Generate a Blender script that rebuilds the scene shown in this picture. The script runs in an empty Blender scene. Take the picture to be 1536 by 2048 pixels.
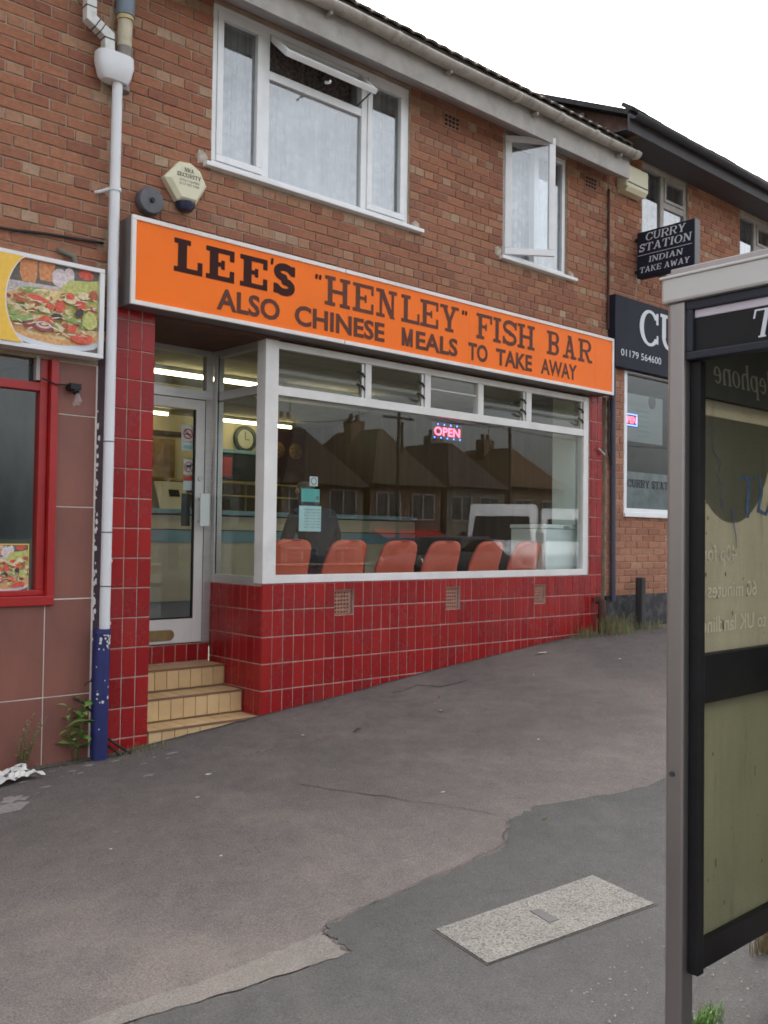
import bpy, bmesh, math, random
import numpy as np
from mathutils import Vector, Matrix, Euler
random.seed(7); np.random.seed(7)
R = math.radians
scene = bpy.context.scene
C = scene.collection
# ------------------------------------------------------------------ camera
CAM = Vector((-4.026, -5.841, 1.358)); YAW, PIT, ROL, FPX = 0.731, 0.0273, 0.01316, 1881.0
fw = Vector((math.sin(YAW)*math.cos(PIT), math.cos(YAW)*math.cos(PIT), math.sin(PIT)))
rt = Vector((math.cos(YAW), -math.sin(YAW), 0)); up = rt.cross(fw)
r2 = rt*math.cos(ROL)+up*math.sin(ROL); u2 = up*math.cos(ROL)-rt*math.sin(ROL)
cd = bpy.data.cameras.new('camera'); cam = bpy.data.objects.new('camera', cd); C.objects.link(cam)
cam.matrix_world = Matrix(((r2.x, u2.x, -fw.x, CAM.x), (r2.y, u2.y, -fw.y, CAM.y), (r2.z, u2.z, -fw.z, CAM.z), (0, 0, 0, 1)))
cd.sensor_fit = 'VERTICAL'; cd.sensor_height = 36.0; cd.sensor_width = 27.0; cd.lens = FPX/2048*36.0
cd.clip_start = 0.05; cd.clip_end = 2000
scene.camera = cam
# ------------------------------------------------------------------ sky, sun, exposure (overcast, sun hidden behind the roofs)
w = bpy.data.worlds.new('World'); scene.world = w; w.use_nodes = True
nt = w.node_tree; nt.nodes.clear()
SUN_EL, SUN_AZ = R(52), R(40)          # azimuth measured from +Y towards +X
sky = nt.nodes.new('ShaderNodeTexSky'); sky.sky_type = 'NISHITA'; sky.sun_disc = False
sky.sun_elevation = SUN_EL; sky.sun_rotation = SUN_AZ; sky.air_density = 1.0; sky.dust_density = 6.0; sky.ozone_density = 1.0
hs = nt.nodes.new('ShaderNodeHueSaturation'); hs.inputs['Saturation'].default_value = 0.24
tc = nt.nodes.new('ShaderNodeTexCoord'); mp = nt.nodes.new('ShaderNodeMapping'); mp.inputs['Scale'].default_value = (1.6, 1.6, 5.0)
nz = nt.nodes.new('ShaderNodeTexNoise'); nz.inputs['Scale'].default_value = 1.5; nz.inputs['Detail'].default_value = 6; nz.inputs['Roughness'].default_value = .55
cr = nt.nodes.new('ShaderNodeMapRange'); cr.inputs['From Min'].default_value = .32; cr.inputs['From Max'].default_value = .68
cr.inputs['To Min'].default_value = .72; cr.inputs['To Max'].default_value = 1.16
mx = nt.nodes.new('ShaderNodeMix'); mx.data_type = 'RGBA'; mx.blend_type = 'MULTIPLY'; mx.inputs['Factor'].default_value = 1
bgn = nt.nodes.new('ShaderNodeBackground'); bgn.inputs['Strength'].default_value = 0.15
wo = nt.nodes.new('ShaderNodeOutputWorld')
L = nt.links.new
L(sky.outputs[0], hs.inputs['Color']); L(tc.outputs['Generated'], mp.inputs[0]); L(mp.outputs[0], nz.inputs['Vector'])
L(nz.outputs[0], cr.inputs['Value']); L(hs.outputs[0], mx.inputs[6]); L(cr.outputs[0], mx.inputs[7]); L(mx.outputs[2], bgn.inputs[0]); L(bgn.outputs[0], wo.inputs[0])
sd = bpy.data.lights.new('sun', 'SUN'); sd.energy = 0.6; sd.angle = R(35); sd.color = (1, .96, .9)
sun = bpy.data.objects.new('sun', sd); C.objects.link(sun); sun.location = (8, 12, 20)
sdir = Vector((math.sin(SUN_AZ)*math.cos(SUN_EL), math.cos(SUN_AZ)*math.cos(SUN_EL), math.sin(SUN_EL)))
sun.rotation_euler = sdir.to_track_quat('Z', 'Y').to_euler()
vs = scene.view_settings; vs.view_transform = 'Standard'; vs.look = 'None'; vs.gamma = 1; vs.use_curve_mapping = False; vs.exposure = 1.85
scene.render.engine = 'CYCLES'
cy = scene.cycles; cy.use_denoising = True; cy.max_bounces = 7; cy.transparent_max_bounces = 12; cy.caustics_reflective = False; cy.caustics_refractive = False
cy.sample_clamp_indirect = 6; cy.filter_width = 1.7; cy.use_adaptive_sampling = True; cy.adaptive_threshold = .03

# ------------------------------------------------------------------ helpers
def px(p):
    d = Vector(p)-CAM; z = d.dot(fw)
    if z <= .01: return (9999, 9999, z)
    return (768+FPX*d.dot(r2)/z, 1024-FPX*d.dot(u2)/z, z)
OFF = {}
def T(name, label, cat, loc=(0, 0, 0), group=None, local=False, kind=None):
    o = bpy.data.objects.new(name, None); C.objects.link(o); o.location = loc; o.empty_display_size = .1
    tag(o, label, cat, group, kind)
    OFF[o.name] = Vector((0, 0, 0)) if local else Vector(loc)
    return o
def tag(o, label=None, cat=None, group=None, kind=None):
    if label: o['label'] = label
    if cat: o['category'] = cat
    if group: o['group'] = group
    if kind: o['kind'] = kind
    return o
def copy_tree(o, parent=None):
    c = o.copy(); C.objects.link(c); c.parent = parent; OFF[c.name] = OFF.get(o.name, Vector((0, 0, 0)))
    for ch in list(o.children): copy_tree(ch, c)
    return c
def link(name, me, parent, mats=(), loc=None):
    for m in mats:
        me.materials.append(m)
    o = bpy.data.objects.new(name, me); C.objects.link(o)
    if parent is not None:
        o.parent = parent; OFF[o.name] = OFF[parent.name]
        if loc is not None: o.location = Vector(loc)-OFF[parent.name]
    else:
        OFF[o.name] = Vector((0, 0, 0))
        if loc is not None: o.location = loc
    return o
class MB:
    def __init__(s): s.v = []; s.f = []; s.m = []
    def add(s, vs_, fs, m=0):
        n = len(s.v); s.v += [tuple(x) for x in vs_]
        for f in fs: s.f.append(tuple(i+n for i in f)); s.m.append(m)
        return s
    def box(s, x0, x1, y0, y1, z0, z1, m=0):
        return s.add([(x0, y0, z0), (x1, y0, z0), (x1, y1, z0), (x0, y1, z0), (x0, y0, z1), (x1, y0, z1), (x1, y1, z1), (x0, y1, z1)],
                     [(0, 3, 2, 1), (4, 5, 6, 7), (0, 1, 5, 4), (1, 2, 6, 5), (2, 3, 7, 6), (3, 0, 4, 7)], m)
    def prism(s, pts, a0, a1, axis='y', m=0):
        # pts: 2D outline; axis = extrusion axis
        def P(p, a):
            return {'y': (p[0], a, p[1]), 'x': (a, p[0], p[1]), 'z': (p[0], p[1], a)}[axis]
        n = len(pts)
        return s.add([P(p, a0) for p in pts]+[P(p, a1) for p in pts],
                     [tuple(range(n)), tuple(range(2*n-1, n-1, -1))]+[(i, i+n, (i+1) % n+n, (i+1) % n) for i in range(n)], m)
    def tube(s, pts, r, n=10, m=0, square=False, r_end=None):
        pts = [Vector(p) for p in pts]; rings = []
        for i, p in enumerate(pts):
            a = pts[max(i-1, 0)]; b = pts[min(i+1, len(pts)-1)]; t = (b-a).normalized()
            if 0 < i < len(pts)-1:
                t1 = (p-a).normalized(); t2 = (b-p).normalized(); t = (t1+t2).normalized(); k = 1/max(.4, t.dot(t1))
            else: k = 1
            ref = Vector((0, 1, 0)) if abs(t.y) < .9 else Vector((1, 0, 0))
            e1 = t.cross(ref).normalized(); e2 = e1.cross(t).normalized()
            rr = r if r_end is None else r+(r_end-r)*i/(len(pts)-1)
            ring = []
            for j in range(n):
                an = 2*math.pi*(j+(.5 if square else 0))/n
                q = rr*(1.41421 if square else 1)
                ring.append(p+e1*math.cos(an)*q*k+e2*math.sin(an)*q)
            rings.append(ring)
        vs_ = [v for rg in rings for v in rg]; fs = []
        for i in range(len(rings)-1):
            for j in range(n):
                a = i*n+j; b = i*n+(j+1) % n; fs.append((a, b, b+n, a+n))
        fs.append(tuple(range(n-1, -1, -1))); fs.append(tuple(range((len(rings)-1)*n, len(rings)*n)))
        return s.add(vs_, fs, m)
    def lathe(s, prof, c, n=20, axis='z', m=0, ring=False):
        # prof: list of (radius, along)
        vs_ = []; fs = []
        for r, a in prof:
            for j in range(n):
                t = 2*math.pi*j/n; x, y = r*math.cos(t), r*math.sin(t)
                vs_.append({'z': (c[0]+x, c[1]+y, c[2]+a), 'y': (c[0]+x, c[1]+a, c[2]+y), 'x': (c[0]+a, c[1]+x, c[2]+y)}[axis])
        for i in range(len(prof)-1):
            for j in range(n):
                a = i*n+j; b = i*n+(j+1) % n; fs.append((a, b, b+n, a+n))
        if ring:
            k = (len(prof)-1)*n
            for j in range(n): fs.append((k+j, k+(j+1) % n, (j+1) % n, j))
        else: fs.append(tuple(range(n-1, -1, -1))); fs.append(tuple(range((len(prof)-1)*n, len(prof)*n)))
        return s.add(vs_, fs, m)
    def grid(s, fn, nu, nv, m=0):
        vs_ = [fn(i/nu, j/nv) for j in range(nv+1) for i in range(nu+1)]
        fs = [(j*(nu+1)+i, j*(nu+1)+i+1, (j+1)*(nu+1)+i+1, (j+1)*(nu+1)+i) for j in range(nv) for i in range(nu)]
        return s.add(vs_, fs, m)
    def build(s, name, mats, parent=None, bevel=0, smooth=False, fix=True, thick=0):
        if not isinstance(mats, (list, tuple)): mats = [mats]
        off = OFF[parent.name] if parent is not None else Vector((0, 0, 0))
        me = bpy.data.meshes.new(name)
        me.from_pydata([(x-off.x, y-off.y, z-off.z) for x, y, z in s.v], [], s.f)
        me.polygons.foreach_set('material_index', s.m)
        if fix or bevel or thick:
            bm = bmesh.new(); bm.from_mesh(me)
            if thick:
                bmesh.ops.recalc_face_normals(bm, faces=bm.faces)
                bmesh.ops.solidify(bm, geom=list(bm.faces), thickness=thick)
            bmesh.ops.recalc_face_normals(bm, faces=bm.faces)
            if bevel:
                ed = [e for e in bm.edges if len(e.link_faces) == 2 and e.calc_face_angle(0) > .6]
                bmesh.ops.bevel(bm, geom=ed, offset=bevel, segments=2, affect='EDGES', profile=.6, clamp_overlap=True)
            bm.to_mesh(me); bm.free()
        if smooth:
            for p in me.polygons: p.use_smooth = True
        me.update()
        o = link(name, me, parent, mats)
        if smooth and smooth != 'all':
            try: me.set_sharp_from_angle(angle=R(40))
            except Exception: pass
        return o
def box(name, x0, x1, y0, y1, z0, z1, mat, parent=None, bevel=.003):
    return MB().box(x0, x1, y0, y1, z0, z1).build(name, mat, parent, bevel)

# ------------------------------------------------------------------ materials
def N(t, ty, **kw):
    n = t.nodes.new(ty)
    for k, v in kw.items():
        if k in n.inputs: n.inputs[k].default_value = v
        else: setattr(n, k, v)
    return n
def newmat(name):
    m = bpy.data.materials.new(name); m.use_nodes = True; t = m.node_tree; t.nodes.clear()
    out = t.nodes.new('ShaderNodeOutputMaterial'); return m, t, out
def rgb(c): return (c[0], c[1], c[2], 1)
def ramp(t, stops):
    n = t.nodes.new('ShaderNodeValToRGB'); e = n.color_ramp.elements
    while len(e) < len(stops): e.new(.5)
    for i, (p, c) in enumerate(stops): e[i].position = p; e[i].color = rgb(c)
    return n
def mat(name, col, rough=.5, metal=0, var=.12, vs=4, bump=.0, bs=60, spec=.5, col2=None, stretch=(1, 1, 1), dirt=0, dirt_col=(.06, .05, .04), dirt_scale=2.5, emit=0):
    m, t, out = newmat(name); L = t.links.new
    tc = N(t, 'ShaderNodeTexCoord'); mp = N(t, 'ShaderNodeMapping'); mp.inputs['Scale'].default_value = stretch; L(tc.outputs['Object'], mp.inputs[0])
    nz = N(t, 'ShaderNodeTexNoise', Scale=vs, Detail=4, Roughness=.6); L(mp.outputs[0], nz.inputs['Vector'])
    a = col if col2 else [c*(1-var) for c in col]; b = col2 if col2 else [min(1, c*(1+var)) for c in col]
    rp = ramp(t, [(.32, a), (.68, b)]); L(nz.outputs[0], rp.inputs[0]); colo = rp.outputs[0]
    p = N(t, 'ShaderNodeBsdfPrincipled'); p.inputs['Roughness'].default_value = rough; p.inputs['Metallic'].default_value = metal
    p.inputs['Specular IOR Level'].default_value = spec
    if dirt:
        n2 = N(t, 'ShaderNodeTexNoise', Scale=dirt_scale, Detail=5, Roughness=.7); L(tc.outputs['Object'], n2.inputs['Vector'])
        r3 = N(t, 'ShaderNodeMapRange'); r3.inputs['From Min'].default_value = .48; r3.inputs['From Max'].default_value = .75; r3.inputs['To Max'].default_value = dirt; L(n2.outputs[0], r3.inputs[0])
        mm = N(t, 'ShaderNodeMix', data_type='RGBA'); L(r3.outputs[0], mm.inputs[0]); L(colo, mm.inputs[6]); mm.inputs[7].default_value = rgb(dirt_col); colo = mm.outputs[2]
    L(colo, p.inputs['Base Color'])
    if bump:
        n3 = N(t, 'ShaderNodeTexNoise', Scale=bs, Detail=3, Roughness=.6); L(mp.outputs[0], n3.inputs['Vector'])
        bp = N(t, 'ShaderNodeBump'); bp.inputs['Strength'].default_value = bump; bp.inputs['Distance'].default_value = .01; L(n3.outputs[0], bp.inputs['Height']); L(bp.outputs[0], p.inputs['Normal'])
    if emit:
        p.inputs['Emission Color'].default_value = rgb(col); p.inputs['Emission Strength'].default_value = emit
    L(p.outputs[0], out.inputs[0]); return m
def glass(name, tint=(1, 1, 1), f0=.05, mult=1.0, rough=0.0, wave=0.0, haze=0.0, haze_col=(.8, .8, .8)):
    # thin pane: Schlick reflection over straight-through transmission
    m, t, out = newmat(name); L = t.links.new
    g = N(t, 'ShaderNodeNewGeometry'); d = N(t, 'ShaderNodeVectorMath', operation='DOT_PRODUCT'); L(g.outputs['Incoming'], d.inputs[0]); L(g.outputs['Normal'], d.inputs[1])
    ab = N(t, 'ShaderNodeMath', operation='ABSOLUTE'); L(d.outputs['Value'], ab.inputs[0])
    su = N(t, 'ShaderNodeMath', operation='SUBTRACT'); su.inputs[0].default_value = 1; L(ab.outputs[0], su.inputs[1])
    pw = N(t, 'ShaderNodeMath', operation='POWER'); L(su.outputs[0], pw.inputs[0]); pw.inputs[1].default_value = 5
    ma = N(t, 'ShaderNodeMath', operation='MULTIPLY_ADD'); L(pw.outputs[0], ma.inputs[0]); ma.inputs[1].default_value = (1-f0)*mult; ma.inputs[2].default_value = f0*mult
    tr = N(t, 'ShaderNodeBsdfTransparent'); tr.inputs[0].default_value = rgb(tint)
    gl = N(t, 'ShaderNodeBsdfGlossy'); gl.inputs['Roughness'].default_value = rough
    if wave:
        tc = N(t, 'ShaderNodeTexCoord'); nz = N(t, 'ShaderNodeTexNoise', Scale=1.4, Detail=2); L(tc.outputs['Object'], nz.inputs['Vector'])
        bp = N(t, 'ShaderNodeBump'); bp.inputs['Strength'].default_value = wave; bp.inputs['Distance'].default_value = .02; L(nz.outputs[0], bp.inputs['Height']); L(bp.outputs[0], gl.inputs['Normal'])
    mi = N(t, 'ShaderNodeMixShader'); L(ma.outputs[0], mi.inputs[0])
    src = tr
    if haze:
        df = N(t, 'ShaderNodeBsdfTranslucent'); df.inputs[0].default_value = rgb(haze_col); d2 = N(t, 'ShaderNodeBsdfDiffuse'); d2.inputs[0].default_value = rgb(haze_col)
        ad = N(t, 'ShaderNodeMixShader'); ad.inputs[0].default_value = .5; L(df.outputs[0], ad.inputs[1]); L(d2.outputs[0], ad.inputs[2])
        mh = N(t, 'ShaderNodeMixShader'); mh.inputs[0].default_value = haze; L(tr.outputs[0], mh.inputs[1]); L(ad.outputs[0], mh.inputs[2]); src = mh
    L(src.outputs[0], mi.inputs[1]); L(gl.outputs[0], mi.inputs[2]); L(mi.outputs[0], out.inputs[0]); return m
def brickmat(name, stops, rough=.85):
    # colour differs from brick to brick: object random + island random
    m, t, out = newmat(name); L = t.links.new
    oi = N(t, 'ShaderNodeObjectInfo'); g = N(t, 'ShaderNodeNewGeometry')
    ad = N(t, 'ShaderNodeMath', operation='ADD'); L(oi.outputs['Random'], ad.inputs[0]); L(g.outputs['Random Per Island'], ad.inputs[1])
    fr = N(t, 'ShaderNodeMath', operation='FRACT'); L(ad.outputs[0], fr.inputs[0])
    rp = ramp(t, stops); rp.color_ramp.interpolation = 'LINEAR'; L(fr.outputs[0], rp.inputs[0])
    tc = N(t, 'ShaderNodeTexCoord'); mp = N(t, 'ShaderNodeMapping'); mp.inputs['Scale'].default_value = (1, 1, 1)
    va = N(t, 'ShaderNodeVectorMath', operation='ADD'); L(g.outputs['Position'], va.inputs[0]); va.inputs[1].default_value = (0, 0, 0)
    nz = N(t, 'ShaderNodeTexNoise', Scale=26, Detail=4, Roughness=.7); L(va.outputs[0], nz.inputs['Vector'])
    r2_ = N(t, 'ShaderNodeMapRange'); r2_.inputs['From Min'].default_value = .25; r2_.inputs['From Max'].default_value = .75; r2_.inputs['To Min'].default_value = .74; r2_.inputs['To Max'].default_value = 1.22; L(nz.outputs[0], r2_.inputs[0])
    mm = N(t, 'ShaderNodeMix', data_type='RGBA', blend_type='MULTIPLY'); mm.inputs[0].default_value = 1; L(rp.outputs[0], mm.inputs[6]); L(r2_.outputs[0], mm.inputs[7])
    # soot and lime bloom in large patches
    n4 = N(t, 'ShaderNodeTexNoise', Scale=1.3, Detail=4, Roughness=.65); L(va.outputs[0], n4.inputs['Vector'])
    r4 = N(t, 'ShaderNodeMapRange'); r4.inputs['From Min'].default_value = .5; r4.inputs['From Max'].default_value = .8; r4.inputs['To Max'].default_value = .45; L(n4.outputs[0], r4.inputs[0])
    m5 = N(t, 'ShaderNodeMix', data_type='RGBA'); L(r4.outputs[0], m5.inputs[0]); L(mm.outputs[2], m5.inputs[6]); m5.inputs[7].default_value = (.20, .125, .085, 1)
    mp2 = N(t, 'ShaderNodeMapping'); mp2.inputs['Scale'].default_value = (9, 9, 120); L(g.outputs['Position'], mp2.inputs[0])
    n3 = N(t, 'ShaderNodeTexNoise', Scale=1.2, Detail=4); L(mp2.outputs[0], n3.inputs['Vector'])
    bp = N(t, 'ShaderNodeBump'); bp.inputs['Strength'].default_value = .7; bp.inputs['Distance'].default_value = .008; L(n3.outputs[0], bp.inputs['Height'])
    p = N(t, 'ShaderNodeBsdfPrincipled'); p.inputs['Roughness'].default_value = rough; p.inputs['Specular IOR Level'].default_value = .25
    L(m5.outputs[2], p.inputs['Base Color']); L(bp.outputs[0], p.inputs['Normal']); L(p.outputs[0], out.inputs[0]); return m
def tilemat(name, a, b, rough=.18, grime=.5):
    m, t, out = newmat(name); L = t.links.new
    oi = N(t, 'ShaderNodeObjectInfo'); rp = ramp(t, [(0, a), (1, b)]); L(oi.outputs['Random'], rp.inputs[0])
    g = N(t, 'ShaderNodeNewGeometry')
    nz = N(t, 'ShaderNodeTexNoise', Scale=3.2, Detail=4, Roughness=.7); L(g.outputs['Position'], nz.inputs['Vector'])
    r4 = N(t, 'ShaderNodeMapRange'); r4.inputs['From Min'].default_value = .45; r4.inputs['From Max'].default_value = .8; r4.inputs['To Max'].default_value = grime; L(nz.outputs[0], r4.inputs[0])
    m5 = N(t, 'ShaderNodeMix', data_type='RGBA'); L(r4.outputs[0], m5.inputs[0]); L(rp.outputs[0], m5.inputs[6]); m5.inputs[7].default_value = (.13, .035, .035, 1)
    n3 = N(t, 'ShaderNodeTexNoise', Scale=22, Detail=3); L(g.outputs['Position'], n3.inputs['Vector'])
    bp = N(t, 'ShaderNodeBump'); bp.inputs['Strength'].default_value = .12; bp.inputs['Distance'].default_value = .01; L(n3.outputs[0], bp.inputs['Height'])
    rr = N(t, 'ShaderNodeMapRange'); rr.inputs['To Min'].default_value = rough*.7; rr.inputs['To Max'].default_value = rough*2.2; L(nz.outputs[0], rr.inputs[0])
    p = N(t, 'ShaderNodeBsdfPrincipled'); L(rr.outputs[0], p.inputs['Roughness']); p.inputs['Specular IOR Level'].default_value = .32
    L(m5.outputs[2], p.inputs['Base Color']); L(bp.outputs[0], p.inputs['Normal']); L(p.outputs[0], out.inputs[0]); return m
def emis(name, col, s):
    m, t, out = newmat(name); e = N(t, 'ShaderNodeEmission'); e.inputs[0].default_value = rgb(col); e.inputs[1].default_value = s; t.links.new(e.outputs[0], out.inputs[0]); return m
def thin(name, col, alpha=.5, trans=.5, scale=40, folds=0):
    # woven net or dirty translucent sheet: part see-through, part scattering
    m, t, out = newmat(name); L = t.links.new
    tr = N(t, 'ShaderNodeBsdfTransparent'); df = N(t, 'ShaderNodeBsdfDiffuse'); tl = N(t, 'ShaderNodeBsdfTranslucent')
    tc = N(t, 'ShaderNodeTexCoord'); nz = N(t, 'ShaderNodeTexNoise', Scale=scale, Detail=4); L(tc.outputs['Object'], nz.inputs['Vector'])
    rp = ramp(t, [(.3, [c*.82 for c in col]), (.7, col)]); L(nz.outputs[0], rp.inputs[0]); L(rp.outputs[0], df.inputs[0]); L(rp.outputs[0], tl.inputs[0])
    a = N(t, 'ShaderNodeMixShader'); a.inputs[0].default_value = trans; L(df.outputs[0], a.inputs[1]); L(tl.outputs[0], a.inputs[2])
    r4 = N(t, 'ShaderNodeMapRange'); r4.inputs['To Min'].default_value = alpha-.12; r4.inputs['To Max'].default_value = alpha+.12; L(nz.outputs[0], r4.inputs[0])
    b = N(t, 'ShaderNodeMixShader'); src = r4.outputs[0]
    if folds:   # net gathers denser in vertical bands, standing in for fold shading; woven flowers between
        mp = N(t, 'ShaderNodeMapping'); mp.inputs['Scale'].default_value = (folds, folds, folds*.05); L(tc.outputs['Object'], mp.inputs[0]); n2 = N(t, 'ShaderNodeTexNoise', Scale=1, Detail=3, Roughness=.6); L(mp.outputs[0], n2.inputs['Vector'])
        r5 = N(t, 'ShaderNodeMapRange'); r5.inputs['From Min'].default_value = .32; r5.inputs['From Max'].default_value = .66; r5.inputs['To Min'].default_value = .42; r5.inputs['To Max'].default_value = 1.0; L(n2.outputs[0], r5.inputs[0])
        n3 = N(t, 'ShaderNodeTexVoronoi', Scale=13); L(tc.outputs['Object'], n3.inputs['Vector']); r6 = N(t, 'ShaderNodeMapRange'); r6.inputs['From Min'].default_value = .2; r6.inputs['From Max'].default_value = .6; r6.inputs['To Min'].default_value = 1.12; r6.inputs['To Max'].default_value = .82; L(n3.outputs['Distance'], r6.inputs[0])
        mu = N(t, 'ShaderNodeMath', operation='MULTIPLY', use_clamp=True); L(r5.outputs[0], mu.inputs[0]); L(r6.outputs[0], mu.inputs[1]); src = mu.outputs[0]
    L(src, b.inputs[0]); L(tr.outputs[0], b.inputs[1]); L(a.outputs[0], b.inputs[2]); L(b.outputs[0], out.inputs[0]); return m

M = {}
M['brick'] = brickmat('red_brick', [(0, (.32, .135, .080)), (.3, (.385, .17, .10)), (.55, (.345, .14, .083)), (.8, (.27, .112, .072)), (1, (.40, .19, .115))])
M['brick_mixed'] = brickmat('mixed_header_brick', [(0, (.36, .18, .11)), (.3, (.41, .23, .145)), (.5, (.34, .14, .085)), (.75, (.28, .12, .08)), (.88, (.44, .31, .21)), (1, (.38, .20, .125))])
M['brick_far'] = brickmat('orange_red_brick', [(0, (.36, .16, .10)), (.4, (.44, .21, .13)), (.7, (.33, .14, .09)), (1, (.48, .25, .16))])
M['mortar'] = mat('mortar', (.40, .32, .24), .95, var=.2, vs=9, bump=.4, bs=90, spec=.1, dirt=.4, dirt_col=(.22, .165, .12))
M['grout'] = mat('grout', (.50, .345, .295), .9, var=.2, vs=14, bump=.2, spec=.1, dirt=.45, dirt_col=(.2, .09, .08), dirt_scale=4)
M['red_tile'] = tilemat('glazed_red_tile', (.265, .010, .013), (.36, .018, .018))
M['cream_tile'] = tilemat('cream_step_tile', (.58, .40, .20), (.66, .47, .25), rough=.35, grime=.28)
M['brown_tile'] = mat('brown_sandstone_tile', (.20, .085, .070), .42, var=.2, vs=3, col2=(.285, .115, .085), stretch=(1, 1, .35), bump=.05, spec=.35)
M['white_joint'] = mat('white_tile_joint', (.75, .68, .62), .8, var=.1)
M['upvc'] = mat('white_upvc', (.84, .85, .86), .32, var=.04, vs=3, dirt=.25, dirt_col=(.45, .44, .42))
M['old_white'] = mat('weathered_white_paint', (.40, .375, .35), .55, var=.1, vs=6, bump=.08, bs=20, dirt=.6, dirt_col=(.2, .18, .15), dirt_scale=5)
M['gutter'] = mat('weathered_gutter', (.40, .37, .325), .55, var=.15, vs=8, bump=.1, bs=30, dirt=.75, dirt_col=(.14, .13, .10), dirt_scale=7)
M['soffit'] = mat('grey_soffit_board', (.42, .40, .385), .7, var=.1, vs=4, dirt=.5, dirt_col=(.22, .2, .18))
M['alu'] = mat('brushed_aluminium', (.58, .57, .56), .36, metal=.55, var=.06, vs=5, stretch=(1, 1, 12), dirt=.2, dirt_col=(.3, .29, .28))
M['alu_white'] = mat('pale_aluminium_frame', (.76, .745, .72), .42, metal=.0, var=.05, vs=4, dirt=.3, dirt_col=(.4, .38, .36))
M['dark_seal'] = mat('black_rubber_seal', (.015, .015, .016), .6, var=.1)
M['glass'] = glass('shop_window_glass', (.93, .96, .95), f0=.05, mult=.95, wave=.012)
M['glass_door'] = glass('door_glass', (.94, .97, .96), f0=.05, mult=.9)
M['glass_up'] = glass('upstairs_glass', (.93, .96, .97), f0=.08, mult=3.0, wave=.06)
M['glass_obscure'] = glass('obscure_louvre_glass', (.75, .78, .74), f0=.05, mult=.9, rough=.06, haze=.10, haze_col=(.5, .5, .45))
M['net'] = thin('net_curtain', (.93, .96, 1.0), .86, .25, 60, 16)
M['orange'] = mat('orange_sign_acrylic', (1.0, .185, .010), .5, var=.04, vs=2, spec=.25, dirt=.22, dirt_col=(.62, .13, .02), dirt_scale=2.2)
M['sign_dark'] = mat('dark_brown_letter', (.040, .012, .010), .6, var=.1, spec=.15)
M['sign_mid'] = mat('faded_brown_letter', (.125, .050, .036), .6, var=.15, vs=12, spec=.15)
M['sign_edge'] = mat('pale_sign_trim', (.80, .76, .73), .45, var=.06, dirt=.35, dirt_col=(.4, .34, .3))
M['sign_side'] = mat('grey_sign_return', (.17, .15, .15), .5, var=.1)
M['soffit_brown'] = mat('brown_entrance_soffit', (.11, .05, .035), .7, var=.2, vs=6)
M['white_pvc'] = mat('white_plastic_pipe', (.72, .73, .75), .35, var=.03, dirt=.15, dirt_col=(.45, .43, .4))
M['white_old_pvc'] = mat('grimy_white_pipe', (.66, .66, .63), .4, var=.06, dirt=.55, dirt_col=(.2, .19, .16), dirt_scale=10)
M['blue_paint'] = mat('chipped_blue_paint', (.018, .024, .12), .45, var=.2, vs=10, dirt=.0)
M['flake'] = mat('flaking_white_paint', (.7, .67, .64), .7, var=.1)
M['black'] = mat('black_plastic', (.02, .02, .022), .5, var=.2, spec=.25)
M['near_black'] = mat('dark_grey_metal', (.045, .045, .05), .5, var=.2)
M['steel'] = mat('stainless_steel', (.55, .55, .53), .3, metal=.9, var=.05, stretch=(1, 1, 8))
M['brass'] = mat('aged_brass', (.30, .22, .10), .45, metal=.6, var=.2, vs=20)
M['cream'] = mat('cream_laminate', (.62, .56, .42), .45, var=.05, vs=2)
M['blue_band'] = mat('pale_blue_laminate', (.22, .40, .50), .4, var=.05)
M['wall_in'] = mat('cream_wall_paint', (.68, .60, .42), .75, var=.06, vs=2)
M['ceil_in'] = mat('textured_ceiling', (.55, .50, .38), .9, var=.1, vs=9, bump=.5, bs=45)
M['floor_in'] = mat('grey_shop_floor', (.22, .21, .2), .5, var=.15, vs=6)
M['kick'] = mat('grey_kickboard', (.30, .31, .34), .5, var=.1)
M['chair'] = mat('salmon_red_plastic', (.80, .165, .10), .42, var=.08, vs=4)
M['white_pan'] = mat('white_enamel', (.72, .78, .76), .35, var=.03)
M['tube_light'] = emis('fluorescent_tube', (1.0, .86, .48), 4.0)
M['led_red'] = emis('red_led', (1.0, .05, .09), 3.2)
M['led_blue'] = emis('blue_led', (.08, .14, 1.0), 3.0)
M['paper'] = mat('notice_paper', (.72, .76, .76), .8, var=.03)
M['paper_blue'] = mat('pale_blue_notice', (.50, .72, .74), .8, var=.03)
M['paper_turq'] = mat('turquoise_notice', (.12, .48, .45), .7, var=.06)
M['ink_red'] = mat('red_ink', (.60, .05, .05), .7, var=.05)
M['ink_black'] = mat('black_ink', (.03, .03, .035), .7, var=.05)
M['ink_grey'] = mat('grey_ink', (.16, .18, .19), .7, var=.05)
M['yellow'] = mat('yellow_sign_print', (.86, .52, .07), .45, var=.05)
M['white_trim'] = mat('white_sign_trim', (.76, .76, .76), .4, var=.03, dirt=.15, dirt_col=(.5, .48, .45))
M['red_paint'] = mat('red_gloss_paint', (.38, .018, .018), .33, var=.1, vs=5, bump=.05, bs=15)
M['navy_sign'] = mat('navy_sign_panel', (.020, .022, .036), .6, var=.1, spec=.15)
M['white_letter'] = mat('white_vinyl_letter', (.62, .64, .68), .5, var=.03)
M['roof_tile'] = mat('brown_grey_roof_tile', (.13, .11, .098), .9, var=.3, vs=7, bump=.3, bs=30, dirt=.5, dirt_col=(.16, .15, .10), spec=.15)
M['roof_dark'] = mat('dark_slate_tile', (.05, .047, .05), .85, var=.25, vs=8, bump=.2, bs=30, spec=.2)
M['dark_fascia'] = mat('dark_grey_fascia', (.055, .052, .056), .6, var=.15)
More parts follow.
